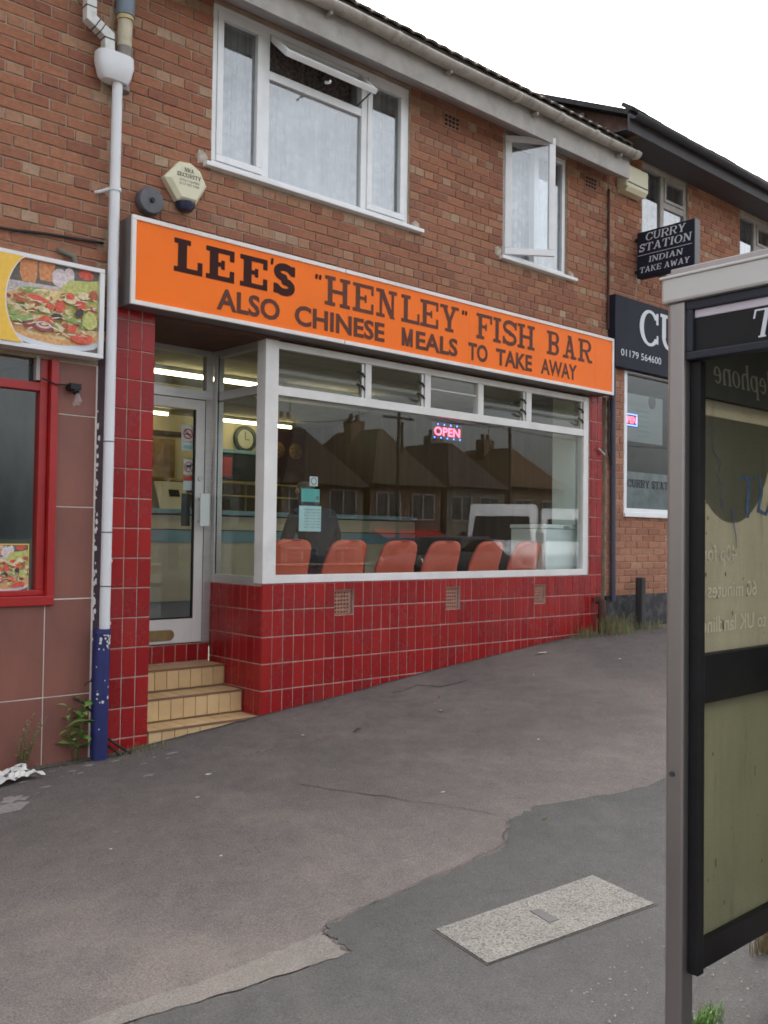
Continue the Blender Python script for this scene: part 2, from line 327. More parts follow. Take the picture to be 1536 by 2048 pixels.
M['terracotta'] = mat('terracotta_hung_tile', (.15, .085, .065), .85, var=.4, vs=9, bump=.3, bs=30)
M['lead'] = mat('pale_lead_flashing', (.55, .57, .6), .5, var=.1)
M['black_plinth'] = mat('black_bitumen_paint', (.022, .022, .026), .6, var=.4, vs=9, bump=.2, bs=40, dirt=.7, dirt_col=(.16, .15, .14), dirt_scale=8)
M['wood_dark'] = mat('weathered_dark_timber', (.05, .046, .046), .85, var=.4, vs=12, stretch=(1, 1, .1), bump=.4, bs=30)
M['rust'] = mat('rusty_iron', (.075, .03, .022), .85, var=.4, vs=20, bump=.4, bs=40)
M['alarm_cream'] = mat('cream_alarm_plastic', (.70, .66, .47), .45, var=.04, dirt=.12, dirt_col=(.4, .36, .26))
M['alarm_blue'] = mat('dark_blue_strobe', (.022, .026, .06), .2, var=.2)
M['grey_disc'] = mat('grey_painted_metal', (.115, .115, .13), .6, var=.2, vs=12, dirt=.3)
M['airbrick'] = mat('terracotta_airbrick', (.34, .17, .12), .8, var=.2, vs=20, bump=.2)
M['void'] = mat('dark_cavity', (.01, .008, .008), .9)
M['room'] = mat('pale_room_lining', (.34, .34, .35), .9)
M['lamp_glass'] = glass('clear_bulb_glass', (.97, .97, .97), f0=.06, mult=1.6)
# ------------------------------------------------------------------ lettering
def sbox(x0, x1, y0, y1): return lambda X, Y: np.maximum(np.abs(X-(x0+x1)/2)-(x1-x0)/2, np.abs(Y-(y0+y1)/2)-(y1-y0)/2)
def sdiag(x0, y0, x1, y1, wd):
    c = abs(y1-y0)/math.hypot(x1-x0, y1-y0)
    return lambda X, Y: np.maximum((np.abs(X-(x0+(Y-y0)/(y1-y0)*(x1-x0)))-wd/2)*c, np.abs(Y-(y0+y1)/2)-abs(y1-y0)/2)
def sell(cx, cy, rx, ry): return lambda X, Y: (np.sqrt(((X-cx)/rx)**2+((Y-cy)/ry)**2)-1)*min(rx, ry)
def sring(cx, cy, rx, ry, wx, wy):
    a = sell(cx, cy, rx, ry); b = sell(cx, cy, rx-wx, ry-wy)
    return lambda X, Y: np.maximum(a(X, Y), -b(X, Y))
def sclip(f, g): return lambda X, Y: np.maximum(f(X, Y), g(X, Y))
def spoly(pts, wd):
    def f(X, Y):
        d = np.full(X.shape, 9.)
        for (a, b), (c, e) in zip(pts[:-1], pts[1:]):
            vx, vy = c-a, e-b; t = np.clip(((X-a)*vx+(Y-b)*vy)/(vx*vx+vy*vy+1e-9), 0, 1)
            d = np.minimum(d, np.hypot(X-a-t*vx, Y-b-t*vy))
        return d-wd/2
    return f
def arcpts(cx, cy, rx, ry, a0, a1, n=14): return [(cx+rx*math.cos(R(a0+(a1-a0)*i/n)), cy+ry*math.sin(R(a0+(a1-a0)*i/n))) for i in range(n+1)]
def letter(ch, A, W, S, O):
    # slab-serif letter in a box of width A and height 1; W stem, S slab thickness, O slab overhang
    st = lambda x, a=0, b=1: sbox(x-W/2, x+W/2, a, b)
    sf = lambda x, y, o=O: sbox(x-W/2-o, x+W/2+o, 0 if y == 0 else 1-S, S if y == 0 else 1)
    xl = O+W/2; xr = A-O-W/2; tk = W*.55
    if ch == 'I': return [st(A/2), sf(A/2, 0), sf(A/2, 1)]
    if ch == 'L': return [st(xl), sf(xl, 1), sbox(0, A, 0, S), sbox(A-tk, A, 0, .40)]
    if ch in 'EF':
        r = [st(xl), sbox(0, A, 1-S, 1), sbox(A-tk, A, .66, 1), sbox(xl, A*.66, .5-S*.45, .5+S*.45), sbox(A*.66-tk*.8, A*.66, .36, .64)]
        return r+([sbox(0, A, 0, S), sbox(A-tk, A, 0, .36)] if ch == 'E' else [sf(xl, 0)])
    if ch == 'H': return [st(xl), st(xr), sf(xl, 0), sf(xl, 1), sf(xr, 0), sf(xr, 1), sbox(xl, xr, .5-S/2, .5+S/2)]
    if ch == 'N': return [sbox(xl-W*.3, xl+W*.3, 0, 1), sbox(xr-W*.3, xr+W*.3, 0, 1), sdiag(xl, 1, xr, 0, W*1.15), sf(xl-W*.1, 0, O*.8), sf(xl-W*.2, 1, O*.7), sf(xr, 1, O*.8)]
    if ch == 'M': return [sbox(xl-W*.3, xl+W*.3, 0, 1), st(xr), sdiag(xl, 1, A/2, .1, W*.9), sdiag(A/2, .1, xr, 1, W*.7), sf(xl, 0), sf(xr, 0), sf(xl, 1, O*.5), sf(xr, 1, O*.5)]
    if ch == 'Y': return [sbox(A/2-W/2, A/2+W/2, 0, .5), sdiag(xl, 1, A/2, .38, W), sdiag(xr, 1, A/2, .38, W*.8), sf(A/2, 0), sf(xl, 1, O*.8), sf(xr, 1, O*.8)]
    if ch == 'A': return [sdiag(xl, 0, A/2, 1, W*.7), sdiag(xr, 0, A/2, 1, W), sbox(A*.26, A*.74, .27, .27+S), sf(xl, 0, O*.8), sf(xr, 0, O*.8), sbox(A/2-W*.75, A/2+W*.5, 1-S*.8, 1)]
    if ch in 'BPR':
        def bowl(y0, y1, rx): return sclip(sring(A-O*.6-rx, (y0+y1)/2, rx, (y1-y0)/2, W*.95, S*.9), lambda X, Y: (A-O*.6-rx)-X)
        def arm(y0, y1, rx): return [sbox(xl, A-O*.6-rx, y1-S*.9, y1), sbox(xl, A-O*.6-rx, y0, y0+S*.9)]
        rx = A*.36; r = [st(xl), sf(xl, 0), sf(xl, 1)]
        if ch == 'B': return r+[bowl(.47, 1, rx*.9), bowl(0, .54, rx)]+arm(.47, 1, rx*.9)+arm(0, .54, rx)
        r += [bowl(.44, 1, rx)]+arm(.44, 1, rx)
        if ch == 'R': r += [sdiag(A*.52, .5, A-O-W*.3, 0, W*.95), sbox(A-O-W*.9, A, 0, S)]
        return r
    if ch == 'S':
        p = arcpts(A/2, .735, A/2-W*.52, .265-W*.3, 25, 270)+arcpts(A/2, .265, A/2-W*.5, .265-W*.3, 90, -155)
        return [spoly(p, W*.82), sbox(A-tk-W*.1, A-W*.1, .66, .98), sbox(W*.1, tk+W*.1, .02, .34)]
    if ch in 'CG': return [sclip(sring(A*.54, .5, A*.54, .5, W, S*.9), lambda X, Y: np.minimum(X-A*.80, .26-np.abs(Y-.5))), sbox(A-tk, A, .64, .96), sbox(A-tk*.8, A, .1, .34)]
    if ch == 'O': return [sring(A/2, .5, A/2, .5, W, S*.8)]
    if ch == 'D': return [st(xl), sf(xl, 0, O), sf(xl, 1, O), sclip(sring(A*.42, .5, A*.58, .5, W, S*.9), lambda X, Y: xl-X)]
    if ch == 'U': return [st(xl, .35, 1), sbox(xr-W*.35, xr+W*.35, .35, 1), sf(xl, 1), sf(xr, 1, O*.8), sclip(sring((xl+xr)/2, .38, (xr-xl)/2+W/2, .38, W*.9, S*1.2), lambda X, Y: Y-.38)]
    if ch == 'T': return [st(A/2), sf(A/2, 0), sbox(0, A, 1-S, 1), sbox(0, tk*.8, .68, 1), sbox(A-tk*.8, A, .68, 1)]
    if ch == 'K': return [st(xl), sf(xl, 0), sf(xl, 1), sdiag(xl, .4, A-O-W/2, 1, W*.7), sdiag(A*.42, .55, A-O-W/2, 0, W), sf(A-O-W/2, 0, O*.8), sf(A-O-W/2, 1, O*.6)]
    if ch == 'W': return [sdiag(xl, 1, A*.3, 0, W), sdiag(A*.3, 0, A*.5, .8, W*.7), sdiag(A*.5, .8, A*.7, 0, W), sdiag(A*.7, 0, xr, 1, W*.7), sf(xl, 1, O*.6), sf(xr, 1, O*.6)]
    if ch == 'e': return [sclip(sring(A/2, .33, A/2, .33, W, S*.9), lambda X, Y: np.minimum(X-A*.55, np.minimum(.33-Y, Y-.13))), sbox(A*.12, A*.9, .30, .30+S*.8)]
    if ch == 'o': return [sring(A/2, .33, A/2, .33, W, S*.8)]
    if ch == 'l': return [st(A/2), sf(A/2, 0), sbox(A/2-W/2-O, A/2, 1-S, 1)]
    if ch in 'nh': return [sbox(xl-W/2, xl+W/2, 0, 1 if ch == 'h' else .66), sf(xl, 0, O*.8), sf(xr, 0, O*.8), sbox(xr-W/2, xr+W/2, 0, .42), sclip(sring((xl+xr)/2, .40, (xr-xl)/2+W/2, .26, W, S*1.1), lambda X, Y: .40-Y), sbox(xl-W/2-O, xl, (1 if ch == 'h' else .66)-S*.8, 1 if ch == 'h' else .66)]
    if ch == 'p': return [sbox(xl-W/2, xl+W/2, -.3, .66), sbox(xl-W/2-O, xl+W/2+O, -.3, -.3+S*.8), sring(A*.56, .33, A*.44, .33, W, S*.8)]
    if ch == 'm': return [sbox(0, W, 0, 1), sbox(A-W, A, 0, 1), sdiag(W*.52, 1, A/2, 0, W*1.02), sdiag(A/2, 0, A-W*.52, 1, W*1.02)]
    if ch == "'": return [spoly([(A/2, .93), (A*.40, .80)], A*.5)]
    if ch == '"': return [spoly([(A*.25, .9), (A*.2, .82)], A*.34), spoly([(A*.75, .9), (A*.7, .82)], A*.34)]
    return []
_gc = {}
def glyph(ch, A, W, S, O, n=44):
    k = (ch, round(A, 2), W, S, O)
    if k in _gc: return _gc[k]
    fs = letter(ch, A, W, S, O); h = 1/n
    xs = np.arange(-.06, A+.06+h, h); ys = np.arange(-.36 if ch == 'p' else -.06, 1.06+h, h); X, Y = np.meshgrid(xs, ys)
    d = np.full(X.shape, 9.)
    for f in fs: d = np.minimum(d, f(X, Y))
    vs_ = []; faces = []; cache = {}
    def vert(key, x, y):
        if key not in cache: cache[key] = len(vs_); vs_.append((x, y))
        return cache[key]
    ny, nx = d.shape
    for j in range(ny-1):
        for i in range(nx-1):
            q = [(i, j), (i+1, j), (i+1, j+1), (i, j+1)]; dv = [d[b, a] for a, b in q]
            if min(dv) >= 0: continue
            poly = []
            for kk in range(4):
                a, b = q[kk], q[(kk+1) % 4]; da, db = dv[kk], dv[(kk+1) % 4]
                if da < 0: poly.append(vert(a, xs[a[0]], ys[a[1]]))
                if (da < 0) != (db < 0):
                    t = da/(da-db); key = (min(a, b), max(a, b))
                    poly.append(vert(key, xs[a[0]]+t*(xs[b[0]]-xs[a[0]]), ys[a[1]]+t*(ys[b[1]]-ys[a[1]])))
            if len(poly) > 2: faces.append(poly)
    me = bpy.data.meshes.new('tmp'); me.from_pydata([(x, 0, y) for x, y in vs_], [], faces)
    bm = bmesh.new(); bm.from_mesh(me); bmesh.ops.dissolve_limit(bm, angle_limit=R(3), verts=bm.verts, edges=bm.edges)
    bmesh.ops.triangulate(bm, faces=bm.faces)
    vv = [tuple(v.co) for v in bm.verts]; bm.verts.index_update(); ff = [tuple(v.index for v in f.verts) for f in bm.faces]; bm.free(); bpy.data.meshes.remove(me)
    _gc[k] = (vv, ff); return _gc[k]
def glyph_obj(name, ch, A, W, S, O, fn, mat_, parent, depth=.003):
    # fn maps glyph (x, y, depth) to world
    vv, ff = glyph(ch, A, W, S, O); b = MB(); n = len(vv)
    b.add([fn(x, z, 0) for x, _, z in vv], ff)
    o = b.build(name, mat_, parent, thick=0); return o
ADV = {'I': .42, 'L': .78, 'E': .8, 'F': .76, 'H': .98, 'N': .98, 'Y': .94, 'A': .98, 'B': .82, 'P': .8, 'R': .92, 'S': .7, 'C': .86, 'O': .92, 'D': .92, 'U': .92, 'T': .86, 'K': .96, 'W': 1.25, 'M': 1.1,
       'e': .56, 'o': .6, 'l': .34, 'n': .68, 'h': .68, 'p': .66}
def serif_text(name, txt, org, ux, uz, height, mat_, parent, W=.2, S=.1, O=.08, width=None, off=(0, 0, 0), italic=0, each=False):
    # print in the plane of ux, uz; each=True makes every letter a part of its own
    ux = Vector(ux); uz = Vector(uz); org = Vector(org)+Vector(off); b = MB(); x = 0; items = []
    for ch in txt:
        if ch == ' ': x += .45; continue
        items.append((ch, x)); x += ADV[ch]+.07
    tot = x-.07; sx = (width/(tot*height)) if width else 1
    for ch, x0 in items:
        vv, ff = glyph(ch, ADV[ch], W, S, O, 30)
        b.add([org+ux*((x0+a+italic*c)*height*sx)+uz*(c*height) for a, _, c in vv], ff)
        if each: b.build('letter', mat_, parent); b = MB()
    if not each:
        o = b.build(name, mat_, parent); o['kind'] = 'stuff'; return o
def sans_text(name, txt, org, ux, uz, height, mat_, parent, width=None, bold=0.0, align='LEFT', each=False):
    cu = bpy.data.curves.new('txt', 'FONT'); cu.body = txt; cu.size = 1; cu.offset = bold; cu.resolution_u = 3
    o = bpy.data.objects.new('txt', cu); C.objects.link(o); bpy.context.view_layer.update()
    dg = bpy.context.evaluated_depsgraph_get(); me = bpy.data.meshes.new_from_object(o.evaluated_get(dg))
    co = np.array([v.co[:] for v in me.vertices]); fs = [tuple(p.vertices) for p in me.polygons]
    bpy.data.objects.remove(o); bpy.data.curves.remove(cu); bpy.data.meshes.remove(me)
    x0, x1 = co[:, 0].min(), co[:, 0].max(); y0 = 0.0; y1 = .729 if any(c.isupper() or c.isdigit() or c in 'lfdthk' for c in txt) else .55
    k = height/(y1-y0); kx = k if width is None else width/(x1-x0)
    sh = -x0 if align == 'LEFT' else (-(x0+x1)/2 if align == 'CENTER' else -x1)
    org = Vector(org); ux = Vector(ux); uz = Vector(uz)
    P = [org+ux*((a[0]+sh)*kx)+uz*((a[1]-y0)*k) for a in co]
    if not each:
        o = MB().add(P, fs).build(name, mat_, parent, fix=False); o['kind'] = 'stuff'; return o
    spans = sorted((min(co[i][0] for i in f), max(co[i][0] for i in f), n) for n, f in enumerate(fs)); groups = []; end = -9
    for a, c, n in spans:
        if a > end+1e-4: groups.append([])
        groups[-1].append(n); end = max(end, c) if groups[-1][:-1] else c
    for g in groups:
        used = sorted({i for n in g for i in fs[n]}); ix = {v: i for i, v in enumerate(used)}
        MB().add([P[i] for i in used], [tuple(ix[i] for i in fs[n]) for n in g]).build('letter', mat_, parent, fix=False)

# ------------------------------------------------------------------ ground heights
WX = [-30, -6, -1.9, -1.2, -.93, 0, .87, 1.7, 3.44, 4.1, 5.1, 9, 60]; WZ = [-.4, -.2, -.10, -.09, -.065, .02, .105, .20, .35, .405, .42, .46, .6]
PX_ = [-60, -10, -4, 0, 2, 6, 14, 60]; PZ_ = [-1.0, -.5, -.24, -.04, .05, .12, .1, -.1]
def sm(t): t = min(1, max(0, t)); return t*t*(3-2*t)
def ground(x, y):
    a = float(np.interp(x, WX, WZ)); b = float(np.interp(x, PX_, PZ_)); t = sm(-y/3.0)
    return a*(1-t)+b*t+.006*math.sin(x*2.1+1)*math.sin(y*1.7)*sm(-y/1.0)

# ------------------------------------------------------------------ bricks and tiles as single pieces
def piece_mesh(name, wd, ht, dp, bev, jit, m, seed):
    rnd = random.Random(seed); j = lambda a: rnd.uniform(-a, a)
    x, z = wd/2, ht/2; v = []
    for sx, sz in ((-1, -1), (1, -1), (1, 1), (-1, 1)): v.append((sx*(x-bev)+j(jit), j(jit*.5), sz*(z-bev)+j(jit*.6)))
    for sx, sz in ((-1, -1), (1, -1), (1, 1), (-1, 1)): v.append((sx*x+j(jit), bev*.8, sz*z+j(jit*.6)))
    for sx, sz in ((-1, -1), (1, -1), (1, 1), (-1, 1)): v.append((sx*x, dp, sz*z))
    f = [(0, 1, 2, 3), (11, 10, 9, 8)]
    for k in range(4):
        n = (k+1) % 4; f += [(4+k, 4+n, n, k), (8+k, 8+n, 4+n, 4+k)]
    me = bpy.data.meshes.new(name); me.from_pydata(v, [], f)
    bm = bmesh.new(); bm.from_mesh(me); bmesh.ops.recalc_face_normals(bm, faces=bm.faces); bm.to_mesh(me); bm.free()
    me.materials.append(m); return me
def sub_int(a, b, holes):
    segs = [(a, b)]
    for h0, h1 in holes:
        out = []
        for s0, s1 in segs:
            if h1 <= s0 or h0 >= s1: out.append((s0, s1)); continue
            if h0 > s0: out.append((s0, h0))
            if h1 < s1: out.append((h1, s1))
        segs = out
    return segs
class Pieces:
    # collects pieces, makes the largest in the picture single objects and the rest one joined part
    def __init__(s): s.items = []
    def lay(s, x0, x1, z0, z1, holes, meshes_s, meshes_h, y=0, every=4, seed=1, course=.075, joint=.010):
        rnd = random.Random(seed); k0 = math.floor(z0/course); k1 = math.ceil(z1/course)
        for k in range(k0, k1):
            za, zb = max(k*course, z0), min((k+1)*course, z1)
            if zb-za < .03: continue
            hd = every and k % every == 0; ln = .1125 if hd else .225; x = math.floor(x0/ln)*ln-ln+(0 if k % 2 else ln/2)
            hs_ = [(h[0], h[1]) for h in holes if h[2] < zb-.012 and h[3] > za+.012]
            while x < x1:
                for a, b in sub_int(max(x, x0), min(x+ln, x1), hs_):
                    if b-a < .035: continue
                    ms = meshes_s if not hd and b-a > .15 else meshes_h
                    me = rnd.choice(ms if not hd or rnd.random() < .8 else meshes_h)
                    base = .215 if me in meshes_s else .1025
                    s.items.append((me, (a+b)/2, y+rnd.uniform(-.002, .003), (za+zb)/2, (b-a-joint)/base, (zb-za-joint)/.065, rnd.uniform(-.012, .012)))
                x += ln
    def build(s, name, rest, parent, limit=300):
        sc = []
        for it in s.items:
            u, v, d = px((it[1], it[2], it[3])); vis = -40 < u < 1576 and -40 < v < 2088
            sc.append((0 if vis else 1, d))
        order = sorted(range(len(s.items)), key=lambda i: sc[i]); single = [i for i in order if sc[i][0] == 0][:limit]; sset = set(single)
        off = OFF[parent.name]; b = MB()
        for i in order:
            me, x, y, z, kx, kz, ro = s.items[i]
            if i in sset:
                o = bpy.data.objects.new(name, me); C.objects.link(o); o.parent = parent; o.location = Vector((x, y, z))-off; o.scale = (kx, 1, kz); o.rotation_euler = (0, ro, 0); OFF[o.name] = off
            else:
                c, sn = math.cos(ro), math.sin(ro); mi = s.mats.index(me.materials[0])
                b.add([(x+(vx.co.x*kx)*c+vx.co.z*kz*sn, y+vx.co.y, z-vx.co.x*kx*sn+vx.co.z*kz*c) for vx in me.vertices], [tuple(p.vertices) for p in me.polygons], mi)
        if b.v:
            o = b.build(rest, s.mats, parent, fix=False); o['kind'] = 'stuff'
BS = [piece_mesh('stretcher_brick', .215, .065, .03, .004, .0025, M['brick'], 10+i) for i in range(6)]
BH = [piece_mesh('header_brick', .1025, .065, .03, .004, .0025, M['brick_mixed'], 30+i) for i in range(6)]
BFS = [piece_mesh('far_stretcher_brick', .215, .065, .03, .004, .0025, M['brick_far'], 50+i) for i in range(4)]
def wall_holes(b, x0, x1, z0, z1, y0, y1, holes):
    xs = sorted({x0, x1, *[min(max(h[0], x0), x1) for h in holes], *[min(max(h[1], x0), x1) for h in holes]}); zs = sorted({z0, z1, *[min(max(h[2], z0), z1) for h in holes], *[min(max(h[3], z0), z1) for h in holes]})
    for a, c in zip(xs[:-1], xs[1:]):
        run = None
        for e, f in zip(zs[:-1], zs[1:]):
            mx_, mz = (a+c)/2, (e+f)/2; inside = any(h[0] < mx_ < h[1] and h[2] < mz < h[3] for h in holes)
            if inside:
                if run: b.box(a, c, y0, y1, *run); run = None
            else: run = (run[0], f) if run else (e, f)
        if run: b.box(a, c, y0, y1, *run)

# ------------------------------------------------------------------ ground, road
def asphalt(name, base, warm, speck=.5):
    m, t, out = newmat(name); L = t.links.new; g = N(t, 'ShaderNodeNewGeometry')
    n1 = N(t, 'ShaderNodeTexNoise', Scale=1.1, Detail=5, Roughness=.6); L(g.outputs['Position'], n1.inputs['Vector'])
    r1 = ramp(t, [(.3, [base[i]*.86 for i in range(3)]), (.55, base), (.75, warm)]); L(n1.outputs[0], r1.inputs[0])
    n2 = N(t, 'ShaderNodeTexNoise', Scale=120, Detail=3, Roughness=.85); L(g.outputs['Position'], n2.inputs['Vector'])
    r2_ = N(t, 'ShaderNodeMapRange'); r2_.inputs['From Min'].default_value = .28; r2_.inputs['From Max'].default_value = .72; r2_.inputs['To Min'].default_value = 1-speck; r2_.inputs['To Max'].default_value = 1+speck; L(n2.outputs[0], r2_.inputs[0])
    n7 = N(t, 'ShaderNodeTexNoise', Scale=9, Detail=5, Roughness=.75); L(g.outputs['Position'], n7.inputs['Vector']); r7 = N(t, 'ShaderNodeMapRange'); r7.inputs['From Min'].default_value = .3; r7.inputs['From Max'].default_value = .7; r7.inputs['To Min'].default_value = .86; r7.inputs['To Max'].default_value = 1.14; L(n7.outputs[0], r7.inputs[0])
    m7 = N(t, 'ShaderNodeMix', data_type='RGBA', blend_type='MULTIPLY'); m7.inputs[0].default_value = 1; L(r1.outputs[0], m7.inputs[6]); L(r7.outputs[0], m7.inputs[7])
    mm = N(t, 'ShaderNodeMix', data_type='RGBA', blend_type='MULTIPLY'); mm.inputs[0].default_value = 1; L(m7.outputs[2], mm.inputs[6]); L(r2_.outputs[0], mm.inputs[7])
    v = N(t, 'ShaderNodeTexVoronoi', Scale=62); L(g.outputs['Position'], v.inputs['Vector'])
    r3 = N(t, 'ShaderNodeMapRange'); r3.inputs['From Min'].default_value = .05; r3.inputs['From Max'].default_value = .22; r3.inputs['To Min'].default_value = 1; r3.inputs['To Max'].default_value = 0; L(v.outputs['Distance'], r3.inputs[0])
    sp = N(t, 'ShaderNodeSeparateColor'); L(v.outputs['Color'], sp.inputs[0]); gt = N(t, 'ShaderNodeMath', operation='GREATER_THAN'); L(sp.outputs[0], gt.inputs[0]); gt.inputs[1].default_value = .62
    ml = N(t, 'ShaderNodeMath', operation='MULTIPLY'); L(r3.outputs[0], ml.inputs[0]); L(gt.outputs[0], ml.inputs[1])
    m2 = N(t, 'ShaderNodeMix', data_type='RGBA'); L(ml.outputs[0], m2.inputs[0]); L(mm.outputs[2], m2.inputs[6]); m2.inputs[7].default_value = (base[0]*1.75, base[1]*1.75, base[2]*1.75, 1)
    # worn pale spots (old gum and lime)
    v2 = N(t, 'ShaderNodeTexVoronoi', Scale=2.6); L(g.outputs['Position'], v2.inputs['Vector']); n5 = N(t, 'ShaderNodeTexNoise', Scale=30, Detail=4); L(g.outputs['Position'], n5.inputs['Vector'])
    ad = N(t, 'ShaderNodeMath', operation='MULTIPLY_ADD'); L(n5.outputs[0], ad.inputs[0]); ad.inputs[1].default_value = .07; L(v2.outputs['Distance'], ad.inputs[2])
    r5 = N(t, 'ShaderNodeMapRange'); r5.inputs['From Min'].default_value = .055; r5.inputs['From Max'].default_value = .075; r5.inputs['To Min'].default_value = .35; r5.inputs['To Max'].default_value = 0; L(ad.outputs[0], r5.inputs[0])
    m3 = N(t, 'ShaderNodeMix', data_type='RGBA'); n6 = N(t, 'ShaderNodeTexNoise', Scale=.55, Detail=6, Roughness=.7); L(g.outputs['Position'], n6.inputs['Vector'])
    r6 = N(t, 'ShaderNodeMapRange'); r6.inputs['From Min'].default_value = .52; r6.inputs['From Max'].default_value = .72; r6.inputs['To Max'].default_value = .55; L(n6.outputs[0], r6.inputs[0])
    m6 = N(t, 'ShaderNodeMix', data_type='RGBA'); L(r6.outputs[0], m6.inputs[0]); L(m2.outputs[2], m6.inputs[6]); mc = N(t, 'ShaderNodeMix', data_type='RGBA', blend_type='MULTIPLY'); mc.inputs[0].default_value = 1; mc.inputs[6].default_value = (warm[0]*1.28, warm[1]*1.22, warm[2]*1.12, 1); L(r2_.outputs[0], mc.inputs[7]); L(mc.outputs[2], m6.inputs[7])
    L(r5.outputs[0], m3.inputs[0]); L(m6.outputs[2], m3.inputs[6]); m3.inputs[7].default_value = (.27, .25, .23, 1)
    p = N(t, 'ShaderNodeBsdfPrincipled'); p.inputs['Roughness'].default_value = .88; p.inputs['Specular IOR Level'].default_value = .3; L(m3.outputs[2], p.inputs['Base Color'])
    bp = N(t, 'ShaderNodeBump'); bp.inputs['Strength'].default_value = .8; bp.inputs['Distance'].default_value = .008; L(n2.outputs[0], bp.inputs['Height']); L(bp.outputs[0], p.inputs['Normal']); L(p.outputs[0], out.inputs[0]); return m
M['asphalt'] = asphalt('worn_pinkish_tarmac', (.144, .124, .115), (.166, .144, .131))
M['asphalt_new'] = asphalt('darker_patch_tarmac', (.078, .075, .073), (.088, .084, .081), .4)
M['asphalt_pale'] = asphalt('pale_worn_tarmac', (.175, .158, .142), (.195, .175, .156), .4)
M['road'] = asphalt('road_tarmac', (.07, .068, .066), (.09, .086, .08))
def nonuni(a, b, fine0, fine1, step, coarse):
    o = []; x = a
    while x < b-1e-6: o.append(x); x += step if fine0 <= x < fine1 else coarse
    o.append(b); return o
def sheet(name, xs, ys, zf, mat_, label=None, cat=None, parent=None):
    b = MB(); nx, ny = len(xs), len(ys); b.v = [(x, y, zf(x, y)) for y in ys for x in xs]
    b.f = [(j*nx+i, j*nx+i+1, (j+1)*nx+i+1, (j+1)*nx+i) for j in range(ny-1) for i in range(nx-1)]; b.m = [0]*len(b.f)
    o = b.build(name, mat_, parent, smooth='all', fix=False); o['kind'] = 'structure'
    if label: o['label'] = label
    return o
KY = -7.4
sheet('pavement', nonuni(-30, 60, -5, 8, .15, 1.5), nonuni(KY, .35, KY, .35, .15, .15), ground, M['asphalt'], 'worn grey tarmac pavement sloping up along the shop fronts')
sheet('road', nonuni(-60, 90, -6, 40, 1, 5), [KY-7.5, KY-5, KY-2.5, KY-.12], lambda x, y: ground(x, -4)-.12, M['road'], 'dark tarmac road running past the shops')
kb = MB()
for i in range(-28, 56): kb.box(i*1., i*1.+.99, KY-.125, KY-.004, ground(i+.5, -5)-.4, ground(i+.5, -5)+.006)
tag(kb.build('kerb', mat('kerb_concrete', (.3, .29, .27), .85, var=.15, bump=.2), bevel=.012), 'grey concrete kerb between pavement and road', kind='structure')
def gz(x, y): return ground(x, y)-.12-.03
sheet('ground', nonuni(-400, 400, -1, 1, 20, 20), nonuni(-400, 400, -1, 1, 20, 20), lambda x, y: -1.6, mat('rough_grass_ground', (.05, .07, .03), .95, var=.4, vs=.4), 'rough grass ground spreading behind the houses')
sheet('far_pavement', nonuni(-60, 90, -6, 40, 2, 5), [KY-20, KY-12, KY-9, KY-7.5], lambda x, y: ground(x, -4)-.02+.075*(y-KY+7.5)*0, M['asphalt'], 'grey pavement on the far side of the road')
def flat_patch(name, pts, lift, mat_, label, parent=None, kind='structure', res=.12):
    # polygon laid on the sloping ground: cut into a grid so that it follows the slope
    bm = bmesh.new(); vs_ = [bm.verts.new((x, y, 0)) for x, y in pts]; bm.faces.new(vs_)
    xs = [p[0] for p in pts]; ys = [p[1] for p in pts]
    for lo, hi, ax in ((min(xs), max(xs), 0), (min(ys), max(ys), 1)):
        k = lo+res
        while k < hi:
            co = [0, 0, 0]; no = [0, 0, 0]; co[ax] = k; no[ax] = 1
            bmesh.ops.bisect_plane(bm, geom=bm.verts[:]+bm.edges[:]+bm.faces[:], plane_co=co, plane_no=no); k += res
    for v in bm.verts: v.co.z = ground(v.co.x, v.co.y)+lift
    bmesh.ops.recalc_face_normals(bm, faces=bm.faces)
    for f in bm.faces:
        if f.normal.z < 0: f.normal_flip()
    me = bpy.data.meshes.new(name); bm.to_mesh(me); bm.free()
    o = link(name, me, parent, [mat_]); tag(o, label, None, None, kind); return o
def rag(pts, amp, n, seed):
    rnd = random.Random(seed); o = []
    for (a, b), (c, d) in zip(pts[:-1], pts[1:]):
        for i in range(n): t = i/n; o.append((a+(c-a)*t+rnd.uniform(-amp, amp), b+(d-b)*t+rnd.uniform(-amp, amp)))
    o.append(pts[-1]); return o
top_edge = rag([(7.5, -2.95), (2.2, -2.78), (.6, -2.92), (-.1, -2.70), (-.34, -2.72)], .02, 8, 3)+rag([(-.36, -2.73), (-.63, -2.93), (-.69, -2.95), (-1.45, -2.97), (-1.74, -3.0), (-1.79, -3.05), (-1.81, -3.235)], .012, 6, 4)+rag([(-1.82, -3.24), (-2.25, -3.185), (-2.62, -3.12), (-4.2, -3.0), (-7, -2.9)], .012, 10, 5)
flat_patch('tarmac_patch', top_edge+[(-7, -4.75), (7.5, -4.75)], .004, M['asphalt_new'], 'smooth darker tarmac trench patch along the pavement', res=.2)
flat_patch('worn_tarmac_strip', rag([(-1.80, -3.05), (-1.83, -3.232)], .004, 4, 1)+rag([(-1.84, -3.236), (-2.25, -3.178), (-2.62, -3.112), (-3.3, -3.05)], .006, 10, 2)+rag([(-3.3, -2.99), (-2.5, -3.02), (-2.25, -3.06), (-2.1, -3.04), (-1.80, -3.04)], .012, 9, 6), .0058, M['asphalt_pale'], 'pale worn strip of tarmac beside the darker patch')
